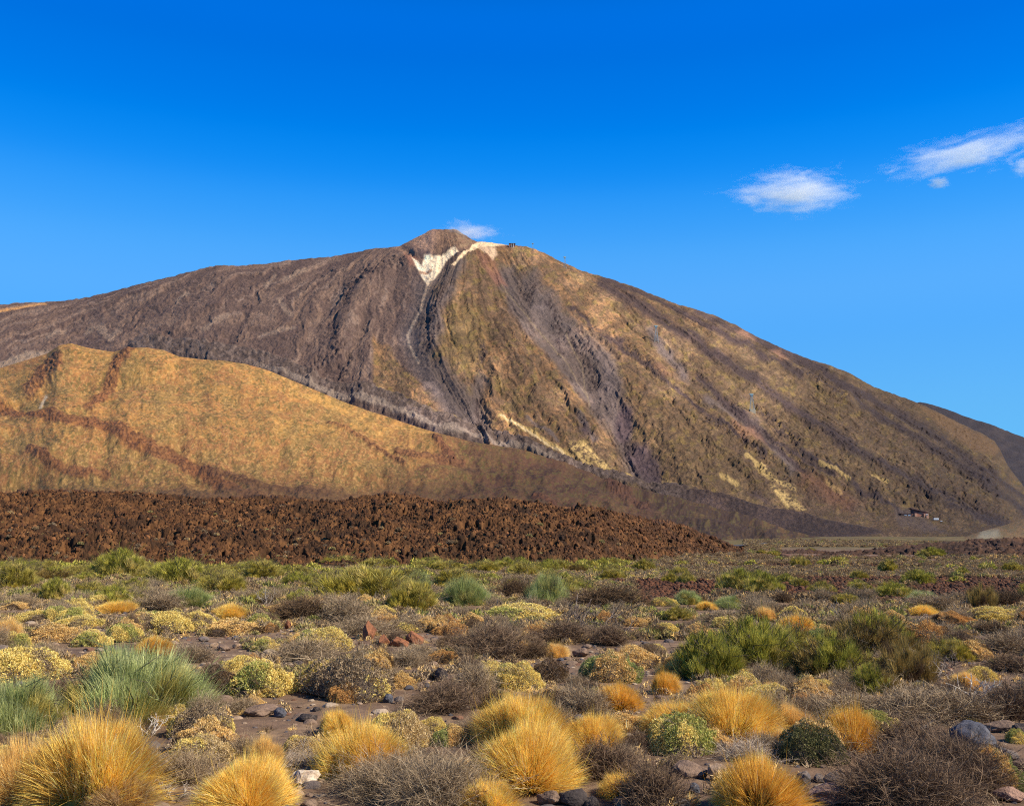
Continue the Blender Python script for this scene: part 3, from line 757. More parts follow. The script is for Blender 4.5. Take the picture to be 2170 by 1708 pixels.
def g_cushion(seed, n, leaf, pal, pal2=None, mix=.5, seg=2, flat=.85, lb=None):
    """tight dome of tiny leaf sprigs; pal2 colours irregular patches (dry or dead)"""
    rng = np.random.default_rng(seed); lb = lb or lobes(rng, 3, .5, .4, .65)
    p, nrm = dome_points(rng, int(n * 1.7), lb, flat, -.05)
    n = len(p)
    q = fbm(p[:, 0] * 6 + p[:, 2] * 5, p[:, 1] * 6 - p[:, 2] * 5, 3, seed + 3)
    lump = fbm(p[:, 0] * 2.6 + 5, p[:, 1] * 2.6 + p[:, 2] * 2.2, 3, seed + 4)
    p = p + nrm * (.34 * (lump - .5) + .24 * (q - .5) - .03 * rng.uniform(0, 1, n))[:, None]
    d = unit(nrm + rng.normal(0, .75, (n, 3)) + np.array([0, 0, .55]))
    base = p - d * leaf * .6
    L = rng.uniform(.6, 1.5, n) * leaf
    col = pick(rng, pal, n)
    if pal2 is not None:
        m = sst(.5 - .03, .5 + .03, fbm(p[:, 0] * 1.7 + 2, p[:, 1] * 1.7 + p[:, 2] * 1.5, 3, seed + 12) + (mix - .5) * .5 + rng.normal(0, .03, n))
        col = col * (1 - m[:, None]) + pick(rng, pal2, n) * m[:, None]
    return blades(rng, base, d, L, rng.normal(0, .2, (n, 3)), L * rng.uniform(.35, .6, n), col, seg)
def g_twigs(seed, n, wid, pal, flat=.8, spread=1.0, curl=.35):
    """dead shrub: arching stems that fork into fine grey twigs"""
    rng = np.random.default_rng(seed); n1 = max(10, n // 28); parts = []
    a = rng.uniform(0, 6.28, n1); el = rng.uniform(.12, 1.45, n1)
    d1 = np.stack([np.cos(a) * np.cos(el), np.sin(a) * np.cos(el), np.sin(el)], 1)
    b1 = np.stack([.12 * rng.normal(size=n1), .12 * rng.normal(size=n1), 0 * a], 1)
    L1 = rng.uniform(.6, .95, n1); bd1 = rng.normal(0, curl * .6, (n1, 3)) + np.array([0, 0, .12])
    def pt(b, d, L, bd, s): return b + (L * s)[:, None] * d + (L * s * s)[:, None] * bd
    def tan(d, bd, s): return unit(d + 2 * s[:, None] * bd)
    parts.append(blades(rng, b1, d1, L1, bd1, np.full(n1, wid * 3.0), pick(rng, pal, n1), 4))
    n2 = n // 5; i = rng.integers(0, n1, n2); s = rng.uniform(.25, .95, n2)
    b2 = pt(b1[i], d1[i], L1[i], bd1[i], s); d2 = unit(tan(d1[i], bd1[i], s) + rng.normal(0, .55, (n2, 3)) + np.array([0, 0, .1]))
    L2 = rng.uniform(.22, .5, n2); bd2 = rng.normal(0, curl, (n2, 3))
    parts.append(blades(rng, b2, d2, L2, bd2, np.full(n2, wid * 1.7), pick(rng, pal, n2), 3))
    i = rng.integers(0, n2, n); s = rng.uniform(.2, 1, n)
    b3 = pt(b2[i], d2[i], L2[i], bd2[i], s); d3 = unit(tan(d2[i], bd2[i], s) + rng.normal(0, .6, (n, 3)) + np.array([0, 0, .18]))
    L3 = rng.uniform(.08, .26, n)
    parts.append(blades(rng, b3, d3, L3, rng.normal(0, curl, (n, 3)), np.full(n, wid), pick(rng, pal, n), 2))
    V, F, K = join(parts)
    V[:, 2] = np.abs(V[:, 2]) * flat; V[:, :2] *= spread
    return V, F, K
def g_broom(seed, ntuft, nn, wid, pal, pal2=None, mix=.3, L=.34, flat=.9, upright=.6, lb=None, fill=.55):
    """broom: many fans of thin leafless green rods at the ends of branches. returns foliage and branches"""
    rng = np.random.default_rng(seed); lb = lb or lobes(rng, 4, .6, .35, .6)
    p, nrm = dome_points(rng, ntuft * 2, lb, flat, .05); p = p[:ntuft]; nrm = nrm[:ntuft]; nt_ = len(p)
    p = p * rng.uniform(fill, .95, nt_)[:, None]
    ax = unit(nrm + np.array([0, 0, upright]) + rng.normal(0, .22, (nt_, 3)))
    Lt = L * rng.uniform(.65, 1.25, nt_)
    i = np.repeat(np.arange(nt_), nn); n = len(i)
    off = rng.normal(0, 1, (n, 3)); off *= (Lt[i] * .16)[:, None]
    base = p[i] - ax[i] * (Lt[i] * .55)[:, None] + off * .6
    d = unit(ax[i] + off / Lt[i][:, None] * 1.5 + rng.normal(0, .12, (n, 3)))
    bend = np.stack([rng.normal(0, .07, n), rng.normal(0, .07, n), rng.uniform(-.02, .14, n)], 1)
    tcol = pick(rng, pal, nt_)
    if pal2 is not None:
        m = sst(.47, .53, fbm(p[:, 0] * 1.6 + 4, p[:, 1] * 1.6 + p[:, 2] * 2, 2, seed + 2) + (mix - .5) * .45)[:, None]
        tcol = tcol * (1 - m) + pick(rng, pal2, nt_) * m
    col = tcol[i] * rng.uniform(.75, 1.3, (n, 1))
    fol = blades(rng, base, d, Lt[i] * rng.uniform(.6, 1.15, n), bend, np.full(n, wid), col, 2)
    br = []
    for k in rng.choice(nt_, min(nt_, 26), replace=False):
        e = p[k] - ax[k] * .1; m_ = e * .5 + np.array([0, 0, .05]) + rng.normal(0, .05, 3)
        br.append(tube([(e[0] * .06, e[1] * .06, -.02), (m_[0] * .55, m_[1] * .55, m_[2] * .55), m_, (e + m_) * .5 + rng.normal(0, .03, 3), e], [.030, .022, .016, .011, .006], (.16, .125, .095), 4))
    return fol, join(br)
def g_wood(seed, nb=6, pal=((.36, .31, .26),), L=1.0, thick=.03, sub=4, lean=.5, curl=.22):
    """bare dead branches, bleached and twisting"""
    rng = np.random.default_rng(seed); parts = []
    def walk(p, d, L, r, depth):
        k = 7; pts = [p]; q = np.array(p, float); dd = np.array(d, float)
        for i in range(k):
            dd = dd + rng.normal(0, curl, 3) + np.array([0, 0, .03]); dd /= np.linalg.norm(dd)
            q = q + dd * L / k; q[2] = max(q[2], .0); pts.append(q.copy())
        c = np.array(pal[rng.integers(len(pal))]) * rng.uniform(.75, 1.2)
        parts.append(tube(pts, np.linspace(r, r * .35, k + 1), c, 5))
        if depth > 0:
            for j in range(sub):
                i = rng.integers(2, k + 1)
                walk(pts[i], unit(dd + rng.normal(0, .8, 3)), L * rng.uniform(.3, .6), r * .5, depth - 1)
    for b in range(nb):
        a = rng.uniform(0, 6.28); d = unit(np.array([math.cos(a) * lean * 2, math.sin(a) * lean * 2, rng.uniform(.3, 1.2)]))
        walk((.05 * math.cos(a), .05 * math.sin(a), -.02), d, L * rng.uniform(.6, 1.1), thick, 2)
    return join(parts)
def ico(sub):
    t = (1 + 5 ** .5) / 2
    V = [(-1, t, 0), (1, t, 0), (-1, -t, 0), (1, -t, 0), (0, -1, t), (0, 1, t), (0, -1, -t), (0, 1, -t), (t, 0, -1), (t, 0, 1), (-t, 0, -1), (-t, 0, 1)]
    F = [(0, 11, 5), (0, 5, 1), (0, 1, 7), (0, 7, 10), (0, 10, 11), (1, 5, 9), (5, 11, 4), (11, 10, 2), (10, 7, 6), (7, 1, 8), (3, 9, 4), (3, 4, 2), (3, 2, 6), (3, 6, 8), (3, 8, 9), (4, 9, 5), (2, 4, 11), (6, 2, 10), (8, 6, 7), (9, 8, 1)]
    V = [np.array(v) / math.sqrt(1 + t * t) for v in V]
    for _ in range(sub):
        mid = {}; G = []
        def mp(a, b):
            k = (min(a, b), max(a, b))
            if k not in mid:
                v = V[a] + V[b]; V.append(v / np.linalg.norm(v)); mid[k] = len(V) - 1
            return mid[k]
        for a, b, c in F:
            x, y, z = mp(a, b), mp(b, c), mp(c, a); G += [(a, x, z), (b, y, x), (c, z, y), (x, y, z)]
        F = G
    return np.array(V), np.array(F)
ICO = {k: ico(k) for k in (0, 1, 2, 3)}
def g_rock(seed, sub, col, col2=None, cuts=7, rough=.10, flat=.75):
    rng = np.random.default_rng(seed); V, F = ICO[sub]; V = V.copy()
    for _ in range(cuts):
        nrm = unit(rng.normal(size=3)); c = rng.uniform(.55, .85)
        d = V @ nrm - c; V = V - np.maximum(d, 0)[:, None] * nrm * .92
    if sub >= 2:
        V += V * (rough * 2 * (fbm(V[:, 0] * 3 + V[:, 2] * 2 + seed, V[:, 1] * 3 - V[:, 2] * 2, 4, seed) - .5))[:, None]
    V = V * np.array([1, rng.uniform(.75, 1), flat])
    K = np.zeros((len(V), 3)) + np.array(col)
    if col2 is not None:
        m = sst(.45, .6, fbm(V[:, 0] * 2 + seed, V[:, 1] * 2 + V[:, 2] * 2, 3, seed + 5))[:, None]
        K = K * (1 - m) + np.array(col2) * m
    return V, F, K

# palettes (albedo)
GOLD = [(0.95, 0.617, 0.134), (0.878, 0.544, 0.109), (0.96, 0.738, 0.243), (0.736, 0.434, 0.085)]
GOLDP = [(0.805, 0.529, 0.168), (0.713, 0.437, 0.126), (0.862, 0.598, 0.231)]
GOLDO = [(0.832, 0.489, 0.077), (0.739, 0.412, 0.066), (0.878, 0.579, 0.132), (0.554, 0.297, 0.055)]
BRWNG = [(.42, .27, .12), (.33, .21, .11), (.50, .34, .17)]
CYEL = [(0.879, 0.653, 0.198), (0.784, 0.569, 0.166), (0.96, 0.774, 0.309), (0.665, 0.557, 0.154)]
CTAN = [(0.788, 0.53, 0.197), (0.678, 0.444, 0.151), (0.912, 0.653, 0.3)]
CPALE = [(.62, .46, .22), (.55, .40, .18), (.68, .53, .30)]
CORG = [(0.632, 0.358, 0.119), (0.522, 0.289, 0.106), (0.715, 0.427, 0.158)]
CGRN = [(0.386, 0.391, 0.099), (0.486, 0.466, 0.143), (0.286, 0.315, 0.077), (0.629, 0.529, 0.187)]
CBLU = [(0.297, 0.345, 0.12), (0.378, 0.402, 0.15), (0.243, 0.287, 0.09), (0.486, 0.437, 0.15)]
CDRK = [(.16, .15, .06), (.11, .11, .045), (.22, .20, .09)]
GREY = [(0.274, 0.195, 0.12), (0.366, 0.264, 0.162), (0.195, 0.138, 0.083), (0.444, 0.334, 0.208)]
GREYD = [(0.156, 0.099, 0.061), (0.206, 0.134, 0.082), (0.253, 0.168, 0.103), (0.108, 0.067, 0.043)]
GREYP = [(0.437, 0.345, 0.253), (0.529, 0.425, 0.322), (0.345, 0.265, 0.196)]
BRN = [(.155, .095, .052), (.20, .125, .065), (.11, .07, .042)]
BGRN = [(0.455, 0.385, 0.093), (0.553, 0.454, 0.131), (0.332, 0.291, 0.065), (0.663, 0.524, 0.168)]
BSAGE = [(0.396, 0.43, 0.164), (0.501, 0.521, 0.219), (0.303, 0.352, 0.121), (0.58, 0.6, 0.275)]
BYEL = [(0.431, 0.351, 0.065), (0.526, 0.423, 0.093), (0.323, 0.268, 0.047)]
BDRK = [(0.328, 0.315, 0.054), (0.445, 0.407, 0.078), (0.232, 0.222, 0.042), (0.541, 0.482, 0.096)]
BOLV = [(0.338, 0.237, 0.078), (0.425, 0.3, 0.096), (0.25, 0.175, 0.06)]

PROTO = {}
def proto(key, *parts):
    """parts: (part name or None for the thing itself, geometry, material)"""
    PROTO[key] = [(pn, new_mesh(pn or key, g[0], g[1], g[2], False, m)) for pn, g, m in parts]
def protos():
    # straw tussocks
    for k, pal, n, wd in (('gold', GOLD, 15000, .0062), ('gold2', GOLD, 15000, .0062), ('orange', GOLDO, 10000, .0075), ('pale', GOLDP, 11000, .007), ('brown', BRWNG, 10000, .007)):
        s = abs(hash_s(k)) % 999
        proto('t_' + k, ('blades', g_tussock(s, n, wd, pal), M_GRASS), ('seed_stalks', g_stalks(s + 1, 130, .006, [pal[0], pal[-1]]), M_GRASS),
              ('core', g_core(s + 2, 12, np.array(pal[0]) * .45, [(0, 0, .8)], 1, .52), M_TWIG))
    proto('t_far', (None, g_tussock(77, 900, .03, GOLD, 2), M_GRASS))
    # cushion shrubs
    for k, pal, pal2, mix in (('yellow', CYEL, GREY, .22), ('yellow2', CYEL, CGRN, .35), ('half', CYEL, GREY, .62), ('tan', CTAN, BRN, .4), ('pale', CPALE, CYEL, .4), ('orange', CORG, BRN, .45),
                              ('green', CGRN, CYEL, .35), ('blue', CBLU, CTAN, .42), ('dark', CDRK, CTAN, .4), ('dead', BRN, GREYD, .5)):
        s = abs(hash_s('c' + k)) % 999; rng = np.random.default_rng(s); lb = lobes(rng, 4, .5, .38, .62)
        proto('c_' + k, ('foliage', g_cushion(s, 19000, .034, pal, pal2, mix, 2, .85, lb), M_LEAF), ('woody_base', g_core(s + 1, 16, (.075, .055, .042), lb, .85, .86), M_TWIG),
              ('dead_twigs', g_twigs(s + 3, 700, .008, GREY, .8, .95), M_TWIG))
    # dead shrubs
    for k, pal, n, curl in (('grey', GREY, 9000, .35), ('grey2', GREY, 9000, .5), ('dark', GREYD, 10000, .3), ('pale', GREYP, 6000, .5), ('brown', BRN, 9000, .3), ('bigdark', GREYD, 24000, .3), ('biggrey', GREY, 22000, .4)):
        s = abs(hash_s('d' + k)) % 999
        proto('d_' + k, ('twigs', g_twigs(s, n, .0075 if n < 20000 else .0052, pal, .85, 1.0, curl), M_TWIG), ('branches', g_wood(s + 1, 5, (pal[0], pal[-1]), .8, .018, 2, .6), M_TWIG))
    # brooms
    for k, pal, pal2, mix, L, up, ntf in (('sage', BSAGE, BGRN, .4, .34, .9, 330), ('green', BGRN, BYEL, .35, .17, .5, 520), ('yellow', BYEL, BGRN, .4, .16, .5, 520), ('dark', BDRK, BGRN, .42, .17, .6, 520), ('olive', BOLV, BDRK, .45, .19, .7, 420), ('blue', CBLU, BSAGE, .5, .36, .7, 240), ('sparse', BOLV, BRN, .5, .25, .9, 110)):
        s = abs(hash_s('b' + k)) % 999; rng = np.random.default_rng(s); lb = lobes(rng, 5, .62, .32, .55)
        f, b = g_broom(s, ntf, (125 if k == 'sage' else 80) if ntf < 400 else 44, .0065 if ntf < 400 else .0075, pal, pal2, mix, L, .9, up, lb, .5)
        extra = [] if k in ('sparse',) else [('inner_twigs', g_twigs(s + 5, 1500, .009, [np.array(pal[0]) * .5, (.09, .07, .05)], .75, .85), M_TWIG)]
        proto('b_' + k, ('foliage', f, M_LEAF), ('branches', b, M_TWIG), *extra)
    # bleached wood
    proto('w_a', (None, g_wood(5, 7, ((.38, .33, .27), (.26, .21, .17)), 1.0, .028, 4, .55), M_TWIG))
    proto('w_b', (None, g_wood(9, 5, ((.20, .15, .12), (.30, .25, .2)), 1.1, .03, 4, .9), M_TWIG))
    proto('w_pale', (None, g_wood(14, 6, ((.60, .54, .45), (.48, .40, .32)), .9, .04, 3, .5), M_TWIG))
    proto('w_dark', (None, g_wood(21, 9, ((.12, .085, .07), (.18, .14, .11)), 1.0, .022, 6, .6, .3), M_TWIG))
    # far versions
    for k, pal, pal2, mix in (('tan', CTAN, GREY, .4), ('yel', CYEL, CGRN, .4), ('brn', [(.27, .18, .10), (.22, .15, .085), (.32, .23, .12)], GREYD, .45), ('gry', GREY, GREYD, .5), ('grn', CGRN, BDRK, .4)):
        s = abs(hash_s('f' + k)) % 999; lb = lobes(np.random.default_rng(s), 2, .4, .4, .6)
        fo = g_cushion(s, 900, .13, pal, pal2, mix, 1, .8, lb); co = g_core(s + 1, 8, (.075, .055, .04), lb, .8, .85)
        proto('f_' + k, (None, join([fo, co]), M_LEAF))
    for k, pal, pal2 in (('bg', BGRN, BDRK), ('by', BYEL, BGRN), ('bd', BDRK, BOLV)):
        s = abs(hash_s('g' + k)) % 999; lb = lobes(np.random.default_rng(s), 4, .55, .35, .55)
        f = g_cushion(s, 1500, .10, pal, pal2, .4, 1, .95, lb); b = g_core(s + 1, 8, (.05, .045, .025), lb, .9, .82)
        proto('f_' + k, (None, join([f, b]), M_LEAF))
    # stones
    for k, c1, c2, fl in (('brown', (.22, .145, .10), (.15, .10, .075), .7), ('tan', (.36, .25, .17), (.27, .175, .11), .65), ('rust', (.26, .105, .05), (.17, .07, .038), .9), ('grey', (.105, .092, .095), (.17, .13, .11), .75),
                          ('blue', (.075, .075, .09), (.125, .12, .135), .8), ('dark', (.055, .043, .040), (.10, .075, .06), .8), ('pink', (.33, .20, .15), (.24, .145, .11), .5), ('white', (.62, .52, .40), (.45, .33, .23), .75)):
        s = abs(hash_s('r' + k)) % 999
        proto('r_' + k, (None, g_rock(s, 3, c1, c2, 9, .16, fl), M_STONE))
def hash_s(s):
    h = 7
    for ch in s: h = (h * 31 + ord(ch)) % 1000003
    return h
protos()
print('protos', time.time() - T0)
# ---------------------------------------------------------------- planting
TR = np.random.default_rng(12)
BOXES = []                                           # picture boxes of what is planted by hand (x0, x1, y0, y1, distance)
CATS = {'t': ('straw_tussock', 'dry tussock'), 'c': ('cushion_shrub', 'cushion shrub'), 'd': ('dead_shrub', 'dead shrub'), 'b': ('broom_shrub', 'broom shrub'), 'w': ('dead_branches', 'dead wood'), 'r': ('stone', 'stone'), 'f': ('low_shrub', 'low shrub')}
def plant(key, x, y, z, w_, h_, rot, label, group=None, name=None, cat=None, tilt=(0, 0)):
    """one thing: an Empty at its base with its parts, or a single mesh"""
    nm, ct = CATS[key[0]]; nm = name or nm; ct = cat or ct
    parts = PROTO[key]
    sc_ = (w_ / 2, w_ / 2 * TR.uniform(.8, 1.1), h_)
    if len(parts) == 1:
        o = bpy.data.objects.new(nm, parts[0][1]); C.objects.link(o)
    else:
        o = bpy.data.objects.new(nm, None); o.empty_display_size = .2; C.objects.link(o)
        for pn, me in parts:
            ch = bpy.data.objects.new(pn, me); C.objects.link(ch); ch.parent = o
    o.location = (x, y, z); o.scale = sc_; o.rotation_euler = (tilt[0] + (TR.normal(0, .06) if key[0] in 'tcd' else 0), tilt[1] + (TR.normal(0, .06) if key[0] in 'tcd' else 0), rot)
    o['label'] = label; o['category'] = ct
    if group: o['group'] = group
    return o
HROT = np.random.default_rng(4)
HEIGHT_K = {'t': .95, 'c': .98, 'd': .80, 'b': 1.0, 'w': .9, 'r': .62}
def put(key, cx, by, w_, h_, label, group=None, rot=None, **k):
    """by = picture row of the base, w_/h_ = size in the picture (2170 wide)"""
    dx, dy, dz = place(cx, by - min(h_ * .10, 6))
    dist = math.hypot(dx, dy) / 1.0
    s = dy / FX
    W, H = w_ * s * (1.28 if key[0] != 'r' else 1.1), h_ * s
    if key[0] == 'r': H = H * .62; dz += H * .55
    else: H = H * HEIGHT_K[key[0]]
    y = dy + (W * .30 if key[0] in 'tcdb' else W * .2)
    W *= y / dy; H *= y / dy
    if key[0] == 'b' and dy > 20: W *= 1.12; H *= 1.2
    x = dx * y / dy
    z = float(ground(x, y)) - .02 + (H * .55 if key[0] == 'r' else 0)
    BOXES.append((cx - w_ / 2, cx + w_ / 2, by - h_, by, y, W))
    return plant(key, x, y, z, W, H, HROT.uniform(0, 6.28) if rot is None else rot, label, group, **k)
HAND = [
 # --- straw tussocks
 ('t_gold', 195, 1735, 290, 215, 'large golden tussock filling the bottom left corner below the grey-green broom'),
 ('t_pale', 45, 1720, 170, 150, 'pale straw tussock at the left edge, leaning on the large golden one'),
 ('t_brown', 262, 1745, 150, 85, 'matted grey-brown tussock at the very bottom, right of the large golden tussock'),
 ('t_orange', 325, 1398, 70, 48, 'small orange tussock poking out behind the grey-green broom'),
 ('t_gold2', 525, 1740, 190, 125, 'golden tussock at the bottom edge left of the pale boulder'),
 ('t_pale', 560, 1640, 70, 82, 'slim upright straw tussock standing beside the arched dead branch'),
 ('t_gold', 715, 1568, 85, 66, 'small upright golden tussock left of the pale dome cushion'),
 ('t_gold2', 770, 1660, 200, 120, 'wide golden tussock in front of the pale dome cushion'),
 ('t_gold', 1105, 1605, 225, 132, 'golden tussock just behind the tallest golden mound in the centre'),
 ('t_gold2', 1125, 1692, 200, 150, 'tallest golden mound in the bottom centre, above the brown boulders'),
 ('t_gold', 1035, 1740, 130, 80, 'golden tussock cut by the bottom edge, left of the brown boulders'),
 ('t_gold2', 1258, 1600, 115, 82, 'golden tussock squeezed between the central mound and the bright green cushion'),
 ('t_orange', 1315, 1512, 100, 60, 'rusty orange tussock above the brownish cushion in the centre right'),
 ('t_orange', 1408, 1476, 55, 52, 'little orange tussock in front of the dark broom thicket'),
 ('t_gold', 1432, 1568, 150, 82, 'golden tussock on the left behind the bright green cushion'),
 ('t_gold2', 1552, 1580, 165, 120, 'rounded golden tussock on the right behind the bright green cushion'),
 ('t_gold', 1318, 1700, 100, 58, 'short tan-gold tussock among dark twigs at the bottom'),
 ('t_orange', 1605, 1745, 180, 130, 'deep orange tussock at the bottom right beside the pinkish boulder'),
 ('t_orange', 1808, 1608, 95, 108, 'tall narrow orange tussock wedged between two green cushions'),
 ('t_gold', 245, 1304, 95, 32, 'flat golden tussock on the left in front of the dark broom'),
 ('t_gold2', 490, 1314, 72, 34, 'golden tussock behind the cushion shrubs on the left'),
 ('t_gold', 1495, 1296, 44, 24, 'small golden tussock between two mid-distance brooms'),
 ('t_pale', 1622, 1320, 55, 34, 'pale golden tussock behind the dark broom thicket'),
 ('t_orange', 1690, 1346, 70, 42, 'orange dome tussock behind the bright broom of the thicket'),
 ('t_gold2', 1955, 1306, 60, 24, 'golden tussock on the right in front of the light green broom'),
 ('t_orange', 2100, 1640, 50, 55, 'thin orange tussock right under the dark blue boulder'),
 # --- brooms near
 ('b_sage', 285, 1552, 300, 185, 'large grey-green broom shrub of fine upright rods on the left'),
 ('b_sage', 35, 1580, 210, 150, 'grey-green broom shrub cut by the left edge'),
 ('b_dark', 1505, 1452, 190, 132, 'dark green broom at the left of the big thicket'),
 ('b_dark', 1600, 1440, 190, 125, 'dark green broom in the middle of the big thicket'),
 ('b_green', 1672, 1412, 110, 92, 'bright green broom inside the big thicket'),
 ('b_olive', 1765, 1450, 185, 125, 'brownish olive broom with bare lower stems in the thicket'),
 ('b_olive', 1850, 1395, 170, 98, 'rusty brown broom forming the top of the thicket'),
 ('b_green', 1840, 1360, 60, 52, 'bright green broom tip above the rusty brown broom'),
 ('b_sparse', 1925, 1455, 140, 135, 'half bare broom with thin grey stems right of the thicket'),
 ('b_green', 2010, 1405, 90, 52, 'small green broom tuft with a bare stem near the right edge'),
 ('b_olive', 1850, 1478, 110, 80, 'low olive broom with golden tips under the half bare broom'),
 # --- cushions near
 ('c_yellow', 45, 1452, 180, 82, 'yellow cushion shrub behind the broom at the left edge'),
 ('c_tan', 110, 1368, 110, 48, 'tan cushion shrub on the left above the grey-green broom'),
 ('c_yellow2', 195, 1375, 90, 42, 'yellow-green cushion just above the tips of the grey-green broom'),
 ('c_green', 262, 1364, 80, 44, 'fresh green cushion shrub right above the grey-green broom'),
 ('c_yellow', 352, 1346, 118, 50, 'round yellow cushion shrub with brown gaps left of the wide flat one'),
 ('c_tan', 495, 1350, 125, 40, 'wide flat tan cushion shrub with a dark fringe below'),
 ('c_orange', 572, 1344, 38, 28, 'tiny round orange-tan cushion at the end of the flat one'),
 ('c_dead', 455, 1480, 95, 72, 'dead brown cushion joined to a yellow one right of the grey-green broom'),
 ('c_yellow2', 555, 1484, 140, 92, 'yellow cushion shrub with a green crest beside a dead brown one'),
 ('c_pale', 420, 1628, 118, 72, 'pale straw-coloured cushion below the right end of the grey-green broom'),
 ('c_yellow2', 688, 1386, 125, 56, 'yellow-green cushion beside the reddish lava stones'),
 ('c_tan', 800, 1432, 78, 62, 'tan cushion running down beside the bare gravel'),
 ('c_half', 722, 1486, 195, 104, 'wide cushion shrub, yellow on top and dead grey in front'),
 ('c_orange', 735, 1494, 70, 52, 'small brown-orange cushion in front of the half dead wide cushion'),
 ('c_pale', 840, 1598, 135, 100, 'pale dome cushion rising behind the wide golden tussock'),
 ('c_pale', 640, 1612, 95, 55, 'pale cushion under the arched dead branch'),
 ('c_blue', 958, 1588, 78, 52, 'small silvery green cushion left of the central golden mound'),
 ('c_yellow2', 1098, 1468, 108, 68, 'yellow-green cushion above the central golden tussocks'),
 ('c_orange', 935, 1410, 62, 36, 'small orange cushion near the round dark boulder'),
 ('c_blue', 1297, 1452, 118, 74, 'blue-green cushion shrub left of the dark thicket'),
 ('c_tan', 1345, 1420, 95, 52, 'tan cushion behind the blue-green cushion'),
 ('c_dead', 1165, 1452, 80, 58, 'brown dead cushion between the yellow-green and blue-green cushions'),
 ('c_tan', 1315, 1552, 95, 42, 'low brownish cushion below the rusty orange tussock'),
 ('c_green', 1443, 1606, 146, 98, 'bright green cushion ringed by golden tussocks'),
 ('c_tan', 1518, 1598, 70, 56, 'tan cushion touching the right side of the bright green one'),
 ('c_dark', 1722, 1628, 145, 106, 'dark green cushion with pale tips left of the tall orange tussock'),
 ('c_green', 1852, 1548, 85, 46, 'small fresh green cushion right of the tall orange tussock'),
 ('c_blue', 2122, 1685, 85, 95, 'loose green cushion beside the dark shrub at the bottom right'),
 ('c_yellow2', 2062, 1537, 30, 18, 'tiny yellow-green cushion on top of the dark blue boulder'),
 ('c_green', 2158, 1580, 45, 38, 'little olive cushion at the right edge under the flat brown boulder'),
 ('c_orange', 1962, 1375, 105, 66, 'golden-orange cushion behind the half bare broom'),
 ('c_tan', 2062, 1405, 85, 50, 'tan-brown cushion near the right edge above the small green broom'),
 ('c_orange', 2018, 1328, 88, 36, 'orange cushion on the right below the green brooms'),
 ('c_yellow', 2110, 1322, 120, 38, 'long yellow cushion at the right edge'),
 ('c_yellow2', 1108, 1316, 175, 36, 'flat yellow-green mat of cushion shrub in front of the big central broom'),
 ('c_yellow2', 1000, 1285, 60, 22, 'small lime cushion at the foot of the blue-green broom'),
 ('c_green', 1405, 1286, 62, 22, 'low lime green cushion behind the mid-distance broom'),
 ('c_yellow', 70, 1322, 90, 28, 'yellow cushion at the left edge behind the tan cushion'),
 ('c_yellow', 175, 1332, 90, 30, 'flat yellow cushion left of the round one'),
 ('c_tan', 600, 1300, 70, 22, 'flat tan cushion left of the tangle of dead shrubs'),
 ('c_half', 860, 1345, 95, 34, 'half dead cushion above the reddish stones'),
 ('c_orange', 960, 1350, 80, 34, 'orange and grey cushion right of the reddish stones'),
 ('c_tan', 30, 1295, 70, 22, 'small tan cushion at the far left edge'),
 ('c_pale', 1540, 1335, 70, 34, 'pale green cushion above the dark broom thicket'),
 ('c_blue', 1745, 1362, 70, 40, 'grey-green dome cushion just above the olive broom'),
 ('c_tan', 1345, 1330, 60, 24, 'tan cushion right of the tangled dead tree'),
 # --- dead shrubs near
 ('d_grey', 405, 1412, 85, 48, 'grey dead shrub right of the tip of the grey-green broom'),
 ('d_grey2', 518, 1515, 66, 36, 'small grey dead shrub on the gravel under the yellow cushion'),
 ('d_grey', 385, 1672, 125, 85, 'grey dead shrub between the large golden tussock and the pale cushion'),
 ('d_grey2', 650, 1410, 135, 56, 'grey dead shrub in front of the yellow-green cushion by the stones'),
 ('d_grey', 868, 1418, 66, 45, 'grey dead shrub left of the small orange cushion'),
 ('d_dark', 938, 1520, 148, 66, 'dark dead shrub below the round dark boulder'),
 ('d_grey2', 1005, 1480, 100, 80, 'ash grey dead shrub left of the yellow-green cushion'),
 ('d_dark', 1035, 1405, 165, 80, 'wide dark dead shrub with looping stems above the ash grey one'),
 ('d_biggrey', 830, 1705, 190, 98, 'grey dead shrub in front of the wide golden tussock'),
 ('d_biggrey', 925, 1738, 190, 130, 'large grey dead shrub at the bottom left of the central mound'),
 ('d_pale', 632, 1634, 78, 40, 'whitish dry twigs under the arched dead branch'),
 ('d_grey', 1238, 1525, 88, 78, 'grey dead shrub between the central mound and the rusty tussock'),
 ('d_dark', 1285, 1665, 130, 98, 'dark twiggy shrub right of the tallest golden mound'),
 ('d_dark', 1385, 1725, 130, 112, 'dark bare shrub left of the round brown boulder'),
 ('d_pale', 1585, 1625, 100, 58, 'pale dry twigs beneath the rounded golden tussock'),
 ('d_dark', 1192, 1368, 112, 55, 'dark dead shrub left of the tangled dead tree'),
 ('d_dark', 1292, 1376, 86, 52, 'dark dead shrub under the tangled dead tree'),
 ('d_brown', 1130, 1400, 70, 40, 'brown dead shrub between the two dark ones'),
 ('d_bigdark', 1925, 1745, 250, 150, 'big dark dead shrub at the bottom right corner'),
 ('d_bigdark', 2010, 1690, 190, 125, 'dark brown dead shrub in front of the dark blue boulder'),
 ('d_dark', 1950, 1625, 180, 90, 'reddish dark dead shrub right of the tall orange tussock'),
 ('d_grey', 1805, 1535, 150, 68, 'grey dead shrub in front of the thicket, left end of the grey band'),
 ('d_grey2', 1925, 1545, 165, 80, 'grey dead shrub in the middle of the grey band'),
 ('d_grey', 2030, 1540, 150, 84, 'grey dead shrub behind the dark blue boulder'),
